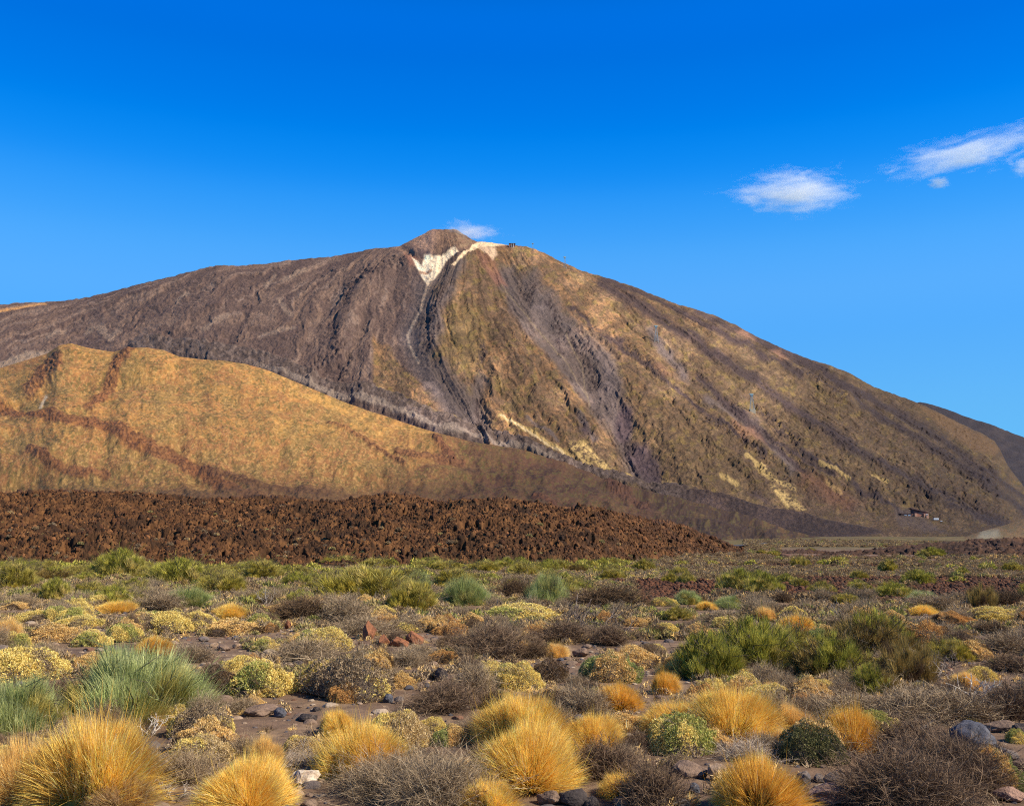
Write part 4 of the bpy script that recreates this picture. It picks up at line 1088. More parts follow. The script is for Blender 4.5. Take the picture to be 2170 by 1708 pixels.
 ('d_dark', 2140, 1535, 110, 92, 'dark dead shrub at the right edge above the flat brown boulder'),
 ('d_grey', 2135, 1392, 95, 58, 'grey dome-shaped dead shrub at the right edge'),
 ('d_dark', 2150, 1430, 95, 44, 'dark low dead shrub at the right edge below the grey dome'),
 ('d_brown', 2105, 1348, 80, 32, 'brown oval dead shrub near the right edge'),
 ('d_brown', 1660, 1280, 36, 28, 'rust-brown dead shrub right of the mid-distance brooms'),
 ('d_brown', 2128, 1290, 85, 45, 'dark brown dead shrub at the right beside the pale-stemmed broom'),
 ('d_brown', 640, 1320, 120, 62, 'brown dead shrub in front of the left end of the big central broom'),
 ('d_grey2', 730, 1325, 110, 62, 'grey-brown dead shrub with pale stems below the big central broom'),
 ('d_grey2', 770, 1352, 120, 44, 'bowed grey dead shrub above the reddish stones'),
 ('d_grey', 340, 1300, 90, 50, 'spindly grey dead shrub behind the round yellow cushion'),
 ('d_brown', 1090, 1270, 80, 50, 'sparse brown dead shrub left of the blue-green upright broom'),
 ('d_brown', 1290, 1300, 165, 66, 'sprawling brown dead shrub in the middle distance'),
 ('d_grey', 1975, 1300, 90, 44, 'grey-brown bowed shrub between the right-hand brooms'),
 ('d_grey2', 1530, 1325, 80, 32, 'grey dead shrub above the dark broom thicket'),
 ('d_grey', 1790, 1335, 80, 34, 'dark grey dead shrub behind the rusty brown broom'),
 # --- dead wood
 ('w_a', 370, 1708, 110, 62, 'bleached dead sticks lying at the bottom between tussocks'),
 ('w_b', 645, 1622, 75, 62, 'arched dark dead branch beside the wide golden tussock'),
 ('w_pale', 318, 1568, 60, 55, 'whitish forked stick with a brown stump below the grey-green broom'),
 ('w_dark', 1255, 1352, 175, 80, 'tangled dead tree with twisted bare branches in the middle distance'),
 ('w_pale', 2070, 1492, 100, 62, 'bleached dead trunk pieces at the right behind the grey band'),
 ('w_a', 1960, 1450, 130, 75, 'pale bare stems inside the half bare broom'),
 ('w_a', 565, 1285, 40, 48, 'pale bare stems standing behind the tussocks on the left'),
 ('w_b', 1790, 1330, 80, 55, 'crooked bare bush behind the rusty brown broom'),
 ('w_dark', 2010, 1420, 90, 40, 'knotted dead roots under the golden-orange cushion'),
 ('w_a', 1940, 1560, 90, 30, 'thin pale branch lying in the grey band'),
 # --- stones
 ('r_white', 648, 1668, 60, 40, 'pale cream boulder on bare soil by the bottom'),
 ('r_brown', 1162, 1712, 50, 44, 'brown boulder below the tallest golden mound'),
 ('r_dark', 1215, 1712, 58, 44, 'dark brown boulder right of the brown one at the bottom'),
 ('r_dark', 1252, 1714, 34, 30, 'blackish stone at the bottom right of two brown boulders'),
 ('r_grey', 1352, 1708, 28, 24, 'small grey stone at the bottom under dark twigs'),
 ('r_brown', 1465, 1652, 72, 44, 'rounded brown boulder under the bright green cushion'),
 ('r_dark', 1440, 1652, 32, 32, 'dark round stone against the rounded brown boulder'),
 ('r_tan', 1524, 1662, 44, 56, 'tan boulder leaning left of the deep orange tussock'),
 ('r_blue', 1470, 1685, 34, 28, 'bluish stone below the rounded brown boulder'),
 ('r_pink', 1758, 1706, 98, 56, 'pinkish flat boulder at the bottom right'),
 ('r_grey', 1705, 1668, 42, 38, 'square grey stone left of the pinkish boulder'),
 ('r_grey', 1772, 1676, 48, 44, 'grey wedge-shaped stone above the pinkish boulder'),
 ('r_tan', 1782, 1650, 18, 30, 'small tan upright stone under the dark green cushion'),
 ('r_dark', 1806, 1664, 28, 32, 'dark stone right of the grey wedge-shaped one'),
 ('r_grey', 1735, 1662, 26, 26, 'small dark grey stone between two grey ones'),
 ('r_pink', 1690, 1700, 34, 30, 'brownish stone between the deep orange tussock and the pinkish boulder'),
 ('r_pink', 2138, 1708, 62, 52, 'pinkish boulder in the bottom right corner'),
 ('r_blue', 2062, 1600, 115, 70, 'large dark blue-grey boulder at the right'),
 ('r_brown', 2118, 1556, 64, 36, 'flat brown boulder with dents behind the dark blue one'),
 ('r_dark', 2165, 1562, 34, 34, 'dark boulder at the right edge beside the flat brown one'),
 ('r_grey', 2140, 1612, 36, 26, 'grey boulder under the little olive cushion at the right edge'),
 ('r_brown', 2162, 1630, 34, 30, 'brown stone at the right edge'),
 ('r_rust', 782, 1360, 32, 44, 'upright rusty lava stone above the tan cushion'),
 ('r_rust', 846, 1372, 40, 24, 'low rusty lava stone right of the upright one'),
 ('r_rust', 878, 1368, 36, 32, 'rusty lava stone with a lit face at the right end of its row'),
 ('r_rust', 812, 1370, 28, 26, 'small rusty lava stone between two bigger ones'),
 ('r_dark', 936, 1446, 32, 36, 'round dark boulder in the middle of the shrubs'),
 ('r_brown', 905, 1452, 18, 16, 'small brown stone left of the round dark boulder'),
 ('r_blue', 905, 1460, 22, 14, 'flat blue-grey stone on the gravel'),
 ('r_brown', 555, 1520, 66, 32, 'brown boulder on the gravel under the yellow cushion'),
 ('r_blue', 592, 1522, 34, 24, 'blue-grey stone right of the brown boulder'),
 ('r_dark', 655, 1532, 42, 22, 'dark brown boulder on the bare gravel'),
 ('r_dark', 672, 1508, 20, 14, 'small black stone on the gravel'),
 ('r_brown', 1230, 1394, 32, 26, 'purplish brown stone under the dark dead shrub'),
 ('r_blue', 822, 1490, 30, 22, 'blue-grey stone right of the half dead wide cushion'),
 ('r_grey', 845, 1492, 22, 20, 'brown-grey stone next to the blue-grey one'),
 ('r_tan', 452, 1374, 24, 16, 'tan stone in the stone patch behind the dead brown cushion'),
 ('r_brown', 475, 1380, 32, 18, 'brown stone in the middle of the stone patch'),
 ('r_tan', 500, 1376, 18, 18, 'tan stone at the right end of the stone patch'),
 ('r_grey', 430, 1360, 26, 14, 'grey stone at the back of the stone patch'),
 ('r_rust', 612, 1335, 16, 22, 'upright rusty stone left of the yellow-green cushion'),
 ('r_grey', 4, 1386, 26, 22, 'smooth grey boulder at the left edge'),
 ('r_tan', 12, 1172, 34, 30, 'light pinkish rock at the left edge by the lava bank'),
 ('r_blue', 1330, 1465, 20, 16, 'pale blue-grey stone right of the blue-green cushion'),
 ('r_brown', 1400, 1482, 20, 14, 'brown stone beside the little orange tussock'),
 ('r_blue', 1228, 1532, 26, 20, 'blue-grey stone left of the golden tussock in the gap'),
 # --- brooms in the middle distance
 ('b_dark', 252, 1232, 112, 68, 'dark green broom on the left in front of the lava bank'),
 ('b_yellow', 203, 1178, 56, 38, 'yellow-green broom standing up against the lava bank'),
 ('b_green', 352, 1185, 112, 44, 'grey-green wide broom right at the foot of the lava bank'),
 ('b_dark', 375, 1252, 130, 68, 'dark broom cluster in the left middle distance'),
 ('b_green', 470, 1265, 110, 55, 'green broom with bare stems at the right of the dark cluster'),
 ('b_blue', 398, 1292, 88, 44, 'bluish green broom in front of the dark cluster'),
 ('b_green', 480, 1192, 78, 27, 'light green broom strip at the lava foot'),
 ('b_green', 555, 1235, 88, 50, 'light green broom behind the left end of the big central one'),
 ('b_green', 28, 1258, 95, 70, 'green broom at the left edge in the middle distance'),
 ('b_olive', 112, 1232, 82, 30, 'olive broom left of the dark green one'),
 ('b_dark', 115, 1278, 60, 52, 'small dark broom with visible stems at the left'),
 ('b_green', 785, 1286, 235, 92, 'big central broom, light green and domed'),
 ('b_green', 878, 1302, 120, 76, 'right lobe broom of the big central group'),
 ('b_blue', 982, 1290, 88, 62, 'blue-green broom right of the big central group'),
 ('b_blue', 888, 1258, 52, 45, 'small blue-green broom behind the big central group'),
 ('b_green', 962, 1252, 100, 48, 'light green broom behind the blue-green one'),
 ('b_dark', 620, 1198, 72, 28, 'dark green broom at the foot of the lava bank, centre left'),
 ('b_green', 722, 1206, 90, 28, 'bright green broom at the lava foot, second from the centre'),
 ('b_green', 800, 1208, 70, 26, 'light green broom behind the big central group at the lava foot'),
 ('b_green', 1025, 1216, 80, 28, 'bright green broom at the lava foot in the centre'),
 ('b_green', 945, 1214, 72, 26, 'pale green broom at the lava foot left of the bright one'),
 ('b_yellow', 1108, 1224, 66, 30, 'yellow-green broom at the lava foot right of the centre'),
 ('b_dark', 815, 1177, 32, 20, 'lone dark shrub growing on the brown lava bank'),
 ('b_blue', 1163, 1286, 74, 66, 'upright blue-green broom right of the centre'),
 ('b_yellow', 1365, 1212, 50, 28, 'round yellow-green broom on the plain right of the lava'),
 ('b_green', 1297, 1232, 66, 28, 'pale green broom on the plain below the lava end'),
 ('b_yellow', 1422, 1238, 36, 24, 'left one of a pair of small yellow-green brooms'),
 ('b_yellow', 1456, 1240, 40, 26, 'right one of a pair of small yellow-green brooms'),
 ('b_olive', 1225, 1214, 46, 22, 'olive broom at the lava foot'),
 ('b_sage', 1458, 1284, 62, 30, 'sage green broom in the middle distance'),
 ('b_yellow', 1435, 1318, 58, 32, 'vivid green low broom right of the tangled dead tree'),
 ('b_sage', 1545, 1295, 58, 30, 'sage broom right of the small golden tussock'),
 ('b_yellow', 1883, 1216, 40, 32, 'yellow-green broom on the reddish rubble at the right'),
 ('b_dark', 1895, 1274, 78, 38, 'dark green broom with bare stems at the right'),
 ('b_sage', 1955, 1280, 58, 26, 'pale green domed broom at the right'),
 ('b_blue', 1986, 1296, 48, 20, 'small blue-green broom beside the pale domed one'),
 ('b_sparse', 2080, 1296, 66, 66, 'tall broom with pale bare stems at the right'),
 ('b_dark', 1978, 1184, 54, 24, 'dark green broom on the skyline of the plain'),
 ('b_green', 2145, 1214, 48, 26, 'green broom near the right edge on the far plain'),
 ('b_green', 1790, 1280, 68, 22, 'low green broom behind the crooked bare bush'),
 ('b_yellow', 1718, 1170, 24, 10, 'small yellow-green broom far out on the plain'),
 ('b_yellow', 1614, 1174, 20, 10, 'small broom by the tip of the lava bank'),
 ('b_dark', 1640, 1178, 32, 12, 'dark broom by the tip of the lava bank'),
]
for e in HAND: put(*e[:5], e[5])
print('hand planted', len(HAND), time.time() - T0)

# ---------------------------------------------------------------- the rest of the scrub
BX = np.array(BOXES)
rng = np.random.default_rng(2024)
def allowed(px, by, w_, h_, dist):
    """do not hide what was planted by hand and not inside it"""
    ov = (np.minimum(px + w_ / 2, BX[:, 1]) - np.maximum(px - w_ / 2, BX[:, 0])); oh = (np.minimum(by, BX[:, 3]) - np.maximum(by - h_, BX[:, 2]))
    m = (ov > 0) & (oh > 0) & (BX[:, 4] > dist)
    if m.any():
        frac = (ov[m] * oh[m]) / ((BX[m, 1] - BX[m, 0]) * (BX[m, 3] - BX[m, 2]))
        if frac.max() > .10: return False
    return True
def zone(px, y):
    a = 'left' if px < 720 else ('middle' if px < 1450 else 'right')
    b = 'near' if y < 30 else ('middle' if y < 70 else 'far')
    return a, b
KIND = {'f_tan': 'tan cushion-like low shrub', 'f_yel': 'yellow-green low shrub', 'f_brn': 'brown low shrub', 'f_gry': 'grey dead low shrub', 'f_grn': 'green low shrub', 'f_bg': 'light green broom', 'f_by': 'yellow-green broom', 'f_bd': 'dark green broom',
        'c_yellow': 'yellow cushion shrub', 'c_tan': 'tan cushion shrub', 'c_yellow2': 'yellow-green cushion shrub', 'c_half': 'half dead yellow cushion shrub', 'c_orange': 'orange-brown cushion shrub', 'd_grey': 'grey twiggy shrub', 'd_grey2': 'ash grey twiggy shrub', 'd_dark': 'dark twiggy shrub', 'd_brown': 'brown twiggy shrub', 't_pale': 'pale straw tuft', 'c_dead': 'dead brown cushion shrub'}
WHERE = {('left', 'near'): 'among stones on the left', ('middle', 'near'): 'in the gaps between the central tussocks', ('right', 'near'): 'in the gaps near the thicket on the right',
         ('left', 'middle'): 'in the left scrub belt', ('middle', 'middle'): 'in the central scrub belt', ('right', 'middle'): 'in low scrub behind the right thicket',
         ('left', 'far'): 'at the lava foot on the left', ('middle', 'far'): 'far off below the lava', ('right', 'far'): 'far off on the right plain'}
cand = []
# gap fillers close by
N = 13000
u_ = rng.uniform(-.60, .60, N); y_ = np.sqrt(rng.uniform(9.0 ** 2, 30.0 ** 2, N))
placed = []
def try_add(key, x, y, W, H):
    px, t = x / y, (float(ground(x, y)) - EYE) / y
    px, py = ut_to_px(px, t); w_ = W / y * FX; h_ = H / y * FX
    if not allowed(px, py + 2, w_ * .9, h_ * .9, y): return False
    cand.append((key, x, y, W, H, float(px), float(py), w_ * h_))
    return True
near_pts = [(b[0] * .5 + b[1] * .5, b[4], b[5]) for b in BOXES]
NX = [((b[0] + b[1]) / 2 - 1085) / FX * b[4] for b in BOXES]; NY = [b[4] for b in BOXES]; NW = [b[5] * .5 for b in BOXES]
def free(x, y, r, k=.8):
    X_ = np.array(NX); Y_ = np.array(NY); R_ = np.array(NW)
    return not (np.hypot(X_ - x, Y_ - y) < (R_ + r) * k).any()
gr = lambda x, y: float(fbm(x / 2.5, y / 2.5, 2, 777))           # bare gravel patches
for u, y in zip(u_, y_):
    x = u * y
    if len(cand) > 900: break
    W = rng.uniform(.4, 1.15); bare = gr(x, y)
    pxs, _ = ut_to_px(u, -EYE / y)
    if bare > .64: continue
    if y < 14 and (430 < pxs < 780 or 560 < pxs < 700): 
        if rng.random() < .8: continue
    if not free(x, y, W / 2, .47): continue
    if (u < -.12 and y > 13 and rng.random() < .5) or (y > 16 and rng.random() < .22):
        k = rng.choice(['c_yellow', 'c_tan', 'c_yellow2', 'c_half']); H = W * rng.uniform(.45, .68)
        if try_add(k, x, y, W, H): NX.append(x); NY.append(y); NW.append(W / 2)
        continue
    k = rng.choice(['d_grey', 'd_grey2', 'd_dark', 'd_brown', 'c_tan', 'c_half', 'c_orange', 'c_dead', 't_pale', 'c_yellow'], p=[.10, .07, .10, .08, .19, .11, .12, .05, .03, .15])
    H = W * rng.uniform(.45, .68)
    if try_add(k, x, y, W, H): NX.append(x); NY.append(y); NW.append(W / 2)
n_near = len(cand)
# scrub belt and plain
N = 75000
u_ = rng.uniform(-.60, .62, N); y_ = np.exp(rng.uniform(math.log(28), math.log(620), N)) 
G = {}
def gfree(x, y, r):
    c = 3.0; i, j = int(x // c), int(y // c)
    for a in range(i - 1, i + 2):
        for b in range(j - 1, j + 2):
            for (X_, Y_, R_) in G.get((a, b), ()):
                if math.hypot(X_ - x, Y_ - y) < (R_ + r) * .47: return False
    return True
for b in BOXES:
    if b[4] > 22:
        x = ((b[0] + b[1]) / 2 - 1085) / FX * b[4]
        G.setdefault((int(x // 3), int(b[4] // 3)), []).append((x, b[4], min(b[5] * .42, 1.6)))
yfL = lambda u: 108 + 12 * min(max(u + .5, 0), .8) / .8 + 60 * float(sst(.05, .24, u))
stuffc = []
zz = fbm(u_ * y_ / 14, y_ / 14, 3, 555); z2 = fbm(u_ * y_ / 30, y_ / 40, 3, 556)
for i, (u, y) in enumerate(zip(u_, y_)):
    x = u * y
    if u < .235 and y > yfL(u) + 2: continue
    if u > .27 and 160 < y < 290 and y > 160: continue
    big = rng.random()
    far = y > 120
    pbroom = (.34 if u < .12 else .008) * (1.0 if 48 < y < 125 else .3)
    if big < pbroom:
        W = rng.uniform(1.6, 3.4); k = rng.choice(['f_bg', 'f_by', 'f_bd'], p=[.45, .25, .3]); H = W * rng.uniform(.42, .6)
    else:
        W = rng.uniform(.55, 1.35) * (1.0 if y < 150 else (1.5 if y < 300 else 2.2)); H = W * rng.uniform(.45, .65)
        pr = [.33, .24, .20, .13, .10] if (u < .15 or y < 40) and y < 135 else [.26, .06, .48, .17, .03]
        k = rng.choice(['f_tan', 'f_yel', 'f_brn', 'f_gry', 'f_grn'], p=pr)
        if zz[i] > .55 and 40 < y < 125 and u > .12: continue
    if not gfree(x, y, W / 2): continue
    if not try_add(k, x, y, W, H): continue
    G.setdefault((int(x // 3), int(y // 3)), []).append((x, y, W / 2))
def is_broom(k): return k in ('f_bg', 'f_by', 'f_bd')
# larger mid ones get the detailed shapes
UP = {'f_tan': 'c_tan', 'f_yel': 'c_yellow', 'f_brn': 'c_orange', 'f_gry': 'd_grey', 'f_grn': 'c_green', 'f_bg': 'b_green', 'f_by': 'b_yellow', 'f_bd': 'b_dark'}
DOWN = {'c_tan': 'f_tan', 'c_yellow': 'f_yel', 'c_yellow2': 'f_yel', 'c_half': 'f_tan', 'c_orange': 'f_brn', 'c_dead': 'f_brn', 'd_grey': 'f_gry', 'd_grey2': 'f_gry', 'd_dark': 'f_gry', 'd_brown': 'f_brn', 't_pale': 'f_tan'}
def kind_of(k, W, y):
    if k in UP and W / y * FX > 26: k = UP[k]
    return k
CAP = {'c': 282, 'd': 282, 'b': 285, 't': 280, 'f': 285, 'g': 120}
CNT = {k: sum(1 for e in HAND if e[0][0] == k) for k in 'cdbtfg'}
ind = []
for c_ in sorted(cand, key=lambda c_: -c_[7]):
    k = kind_of(c_[0], c_[3], c_[2]); kk = 'b' if is_broom(c_[0]) else k[0]
    if CNT[kk] < CAP[kk]: CNT[kk] += 1; ind.append(c_)
    else: stuffc.append((DOWN.get(c_[0], c_[0]),) + c_[1:])
cand = []
KIND['c_green'] = 'green cushion shrub'; KIND['b_green'] = 'light green broom'; KIND['b_yellow'] = 'yellow-green broom'; KIND['b_dark'] = 'dark green broom'
for c_ in cand + ind:
    key, x, y, W, H, px, py, ar = c_
    fk = key
    if key in UP and W / y * FX > 26: key = UP[key]
    a, b = zone(px, y); lab = f'{KIND[key]} {WHERE[(a, b)]}'
    size = 'small' if W < .75 else 'wide'
    cat = {'c': 'cushion shrub', 'd': 'dead shrub', 't': 'dry tussock', 'b': 'broom shrub', 'f': 'low shrub'}[key[0]]
    name = {'c': 'cushion_shrub', 'd': 'dead_shrub', 't': 'straw_tussock', 'b': 'broom_shrub', 'f': 'low_shrub'}[key[0]]
    if is_broom(fk): cat, name = 'broom shrub', 'broom_shrub'
    plant(key, x, y, float(ground(x, y)) - .03, W, H, rng.uniform(0, 6.28), size + ' ' + lab, group=f'{size} {KIND[key]}s {WHERE[(a, b)]}', name=name, cat=cat)
print('near', n_near);print('individual fill', len(cand), len(ind), 'stuff', len(stuffc), time.time() - T0)
# everything smaller: one object
def scatter(protos_, items, name, mat, **props):
    """items: (key, x, y, z, W, H, rot) merged into one mesh"""
    VV = []; FF = []; KK = []; o = 0
    for key, x, y, z, W, H, r in items:
        V, F, K = protos_[key]
        c_, s_ = math.cos(r), math.sin(r)
        v = V * np.array([W / 2, W / 2, H]); v = np.stack([v[:, 0] * c_ - v[:, 1] * s_ + x, v[:, 0] * s_ + v[:, 1] * c_ + y, v[:, 2] + z], 1)
        VV.append(v.astype(np.float32)); FF.append(F + o); KK.append(K.astype(np.float32)); o += len(V)
    me = new_mesh(name, np.concatenate(VV), np.concatenate(FF), np.concatenate(KK), False, mat)
    return add_obj(name, me, **props)
small = {}
for k, pal, pal2, mix in (('f_tan', CTAN, GREY, .4), ('f_yel', [(.50, .38, .15), (.42, .31, .11), (.56, .44, .2)], [(.3, .28, .1), (.24, .22, .08)], .4), ('f_brn', [(.30, .20, .10), (.24, .16, .085), (.36, .25, .13)], GREYD, .45), ('f_gry', GREY, GREYD, .5), ('f_grn', [(.30, .28, .09), (.22, .22, .07)], BDRK, .4), ('f_bg', BGRN, BDRK, .4), ('f_by', BYEL, BGRN, .4), ('f_bd', BDRK, BOLV, .4)):
    s = hash_s('s' + k) % 999; lb = lobes(np.random.default_rng(s), 2, .4, .4, .6)
    small[k] = join([g_cushion(s, 260, .20, pal, pal2, mix, 1, .8, lb), g_core(s + 1, 6, (.075, .055, .04), lb[:2], .8, .85)])
items = [(c_[0], c_[1], c_[2], float(ground(c_[1], c_[2])) - .03, c_[3], c_[4], rng.uniform(0, 6.28)) for c_ in stuffc]
scatter(small, items, 'far_scrub', M_LEAF, kind='stuff', label='dense low scrub of tan and brown cushions covering the far plain', category='scrub')
# the same scrub just outside the picture, on both sides
mid_ = {}
for k, pal, pal2 in (('f_tan', CTAN, GREY), ('f_yel', CYEL, CGRN), ('f_gry', GREY, GREYD), ('f_brn', BRN, GREYD), ('gold', GOLD, None)):
    s = hash_s('m' + k) % 999; lb = lobes(np.random.default_rng(s), 3, .45, .4, .6)
    if k == 'gold': mid_[k] = g_tussock(s, 2200, .02, GOLD, 2)
    elif k == 'f_gry' or k == 'f_brn': mid_[k] = g_twigs(s, 1600, .018, pal)
    else: mid_[k] = join([g_cushion(s, 2600, .07, pal, pal2, .4, 1, .85, lb), g_core(s + 1, 10, (.075, .055, .04), lb, .85, .85)])
items = []; MX = []
for _ in range(5000):
    y = rng.uniform(2, 60); sd_s = rng.choice([-1, 1]); x = sd_s * (.60 * y + .6 + abs(rng.normal(0, 9)))
    W = rng.uniform(.5, 1.3)
    if y < 4.5 and abs(x) < 4: continue
    if any((a - x) ** 2 + (b - y) ** 2 < ((W + c_) * .26) ** 2 for a, b, c_ in MX): continue
    MX.append((x, y, W)); items.append((str(rng.choice(['f_tan', 'f_yel', 'f_gry', 'f_brn', 'gold'], p=[.26, .24, .26, .14, .10])), x, y, float(ground(x, y)) - .03, W, W * rng.uniform(.45, .7), rng.uniform(0, 6.28)))
    if len(MX) > 900: break
scatter(mid_, items, 'side_scrub', M_LEAF, kind='stuff', label='dense scrub carrying on beyond both sides of the view', category='scrub')
# stones: loose gravel as one object
gv = {}
for i, (c1) in enumerate([(.20, .135, .095), (.27, .19, .13), (.10, .08, .075), (.16, .08, .05), (.075, .07, .08), (.33, .25, .18)]):
    gv[i] = g_rock(400 + i, 1, c1, None, 9, .1, .7)
items = []
N = 9500; u2 = rng.uniform(-.85, .85, N); y2 = np.sqrt(rng.uniform(7.5 ** 2, 38 ** 2, N)); b2 = fbm(u2 * y2 / 2.5, y2 / 2.5, 2, 777)
gz = ground(u2 * y2, y2)
for u, y, b, z in zip(u2, y2, b2, gz):
    s = rng.uniform(.02, .06) * (1 + 1.6 * (rng.random() < .12)) * (1.2 if y > 20 else 1)
    items.append((int(rng.integers(0, 6)), u * y, y, z - s * .02, s * 2, s * .8, rng.uniform(0, 6.28)))
scatter(gv, items, 'loose_gravel', M_STONE, kind='stuff', label='loose gravel and small stones lying on the bare soil', category='gravel')
# reddish rubble on the plain at the right
items = []
gr_ = {0: g_rock(500, 1, (.115, .046, .022), None, 9, .1, 1.1), 1: g_rock(501, 1, (.07, .03, .017), None, 9, .1, 1.2), 2: g_rock(502, 1, (.05, .026, .017), None, 9, .1, 1.0)}
for _ in range(26000):
    u = rng.uniform(.10, .62); y = math.exp(rng.uniform(math.log(42), math.log(135))); x = u * y
    if fbm(np.array([x / 14]), np.array([y / 14]), 3, 555)[0] < .53: continue
    s = rng.uniform(.07, .26); items.append((int(rng.integers(0, 3)), x, y, float(ground(x, y)) + s * .1, s * 1.6, s * .8, rng.uniform(0, 6.28)))
scatter(gr_, items, 'red_rubble', M_STONE, kind='stuff', label='reddish lava rubble between low shrubs on the right of the plain', category='rubble')
# boulders lying on the lava bank
items = []
lv = {0: g_rock(600, 1, (.10, .040, .016), None, 7, .1, 1.0), 1: g_rock(601, 1, (.19, .08, .03), None, 7, .1, 1.0), 2: g_rock(602, 1, (.04, .019, .01), None, 7, .1, 1.1), 3: g_rock(603, 1, (.07, .029, .013), None, 7, .1, 1.2)}
us, YL, ZL = LT
nf = 330
for _ in range(17000):
    j = int(rng.integers(62, 1305)); i = int(rng.integers(6, nf - 2)); y = YL[i, j]; x = us[j] * y
    s = rng.uniform(.07, .25) * (1 + 1.6 * (rng.random() < .05)) * (.75 + .5 * (YL[i, j] / 140 - .8))
    items.append((int(rng.choice([0, 1, 2, 3], p=[.34, .12, .22, .32])), x, y, ZL[i, j] + s * .12, s * 1.8, s * .95, rng.uniform(0, 6.28)))
scatter(lv, items, 'lava_rubble', M_LAVA, kind='stuff', label='jagged brown boulders heaped over the lava bank', category='lava rubble')
# scrub on the lava bank
items = []
for _ in range(330):
    j = int(rng.integers(62, 1305)); i = int(rng.integers(2, 150) if rng.random() < .75 else rng.integers(150, 325)); y = YL[i, j]; s = rng.uniform(.5, 1.3)
    items.append((str(rng.choice(['f_tan', 'f_gry', 'f_yel', 'f_brn'])), us[j] * y, y, ZL[i, j] - .1, s, s * .5, rng.uniform(0, 6.28)))
scatter(small, items, 'lava_scrub', M_LEAF, kind='stuff', label='sparse low scrub growing between the blocks of the lava bank', category='scrub')
# dry litter and tiny tufts between the shrubs
lt = {0: g_twigs(901, 90, .03, GREY, .8), 1: g_twigs(902, 90, .03, BRN, .8), 2: g_tussock(903, 120, .04, GOLDP, 2), 3: g_cushion(904, 130, .2, CTAN, GREY, .5, 1)}
items = []
u3 = rng.uniform(-.75, .75, 11000); y3 = np.sqrt(rng.uniform(7.5 ** 2, 45 ** 2, 11000)); z3 = ground(u3 * y3, y3); b3 = fbm(u3 * y3 / 2.5, y3 / 2.5, 2, 777)
for u, y, z, b in zip(u3, y3, z3, b3):
    if b > .60: continue
    s = rng.uniform(.10, .38); items.append((int(rng.choice([0, 1, 2, 3], p=[.42, .3, .12, .16])), u * y, y, z - .01, s, s * rng.uniform(.3, .6), rng.uniform(0, 6.28)))
scatter(lt, items, 'dry_litter', M_TWIG, kind='stuff', label='dry litter, seedlings and tiny dead tufts between the shrubs', category='ground cover')
print('scatter', time.time() - T0)
# ---------------------------------------------------------------- cable car towers and stations
M_STEEL = mat_plain('galvanised_steel', (.38, .42, .42), .7, .0)
M_HEAD = mat_plain('tower_head_paint', (.36, .46, .45), .6)
M_CONC = mat_plain('pale_concrete', (.48, .40, .28), .9)
M_BRICK = mat_plain('reddish_render', (.36, .16, .10), .9)
M_BRICK_SUNLIT = mat_plain('sunlit_red_render', (.52, .27, .17), .9)  # lighter copy of the reddish render, sunlight put into the colour
M_ROOF = mat_plain('dark_red_roof', (.105, .055, .05), .85)
M_GLASS = mat_plain('window_glass', (.30, .38, .45), .25)
M_DARK = mat_plain('dark_opening', (.03, .028, .03), .7)
M_WHITE = mat_plain('white_paint', (.80, .80, .80), .5)
M_BLUEG = mat_plain('pale_panel', (.45, .50, .54), .6)
def boxes(name, bs, mat, parent=None, **pr):
    """bs: (x0,x1,y0,y1,z0,z1)"""
    V = []; F = []
    for k, (x0, x1, y0, y1, z0, z1) in enumerate(bs):
        V += [(x0, y0, z0), (x1, y0, z0), (x1, y1, z0), (x0, y1, z0), (x0, y0, z1), (x1, y0, z1), (x1, y1, z1), (x0, y1, z1)]
        o = 8 * k; F += [(o, o + 3, o + 2, o + 1), (o + 4, o + 5, o + 6, o + 7), (o, o + 1, o + 5, o + 4), (o + 1, o + 2, o + 6, o + 5), (o + 2, o + 3, o + 7, o + 6), (o + 3, o, o + 4, o + 7)]
    me = new_mesh(name, V, F, None, False, mat)
    return add_obj(name, me, parent, **pr)
def bar(p, q, r, ns=4):
    return tube([p, ((np.array(p) + np.array(q)) / 2), q], [r, r, r], (0, 0, 0), ns)
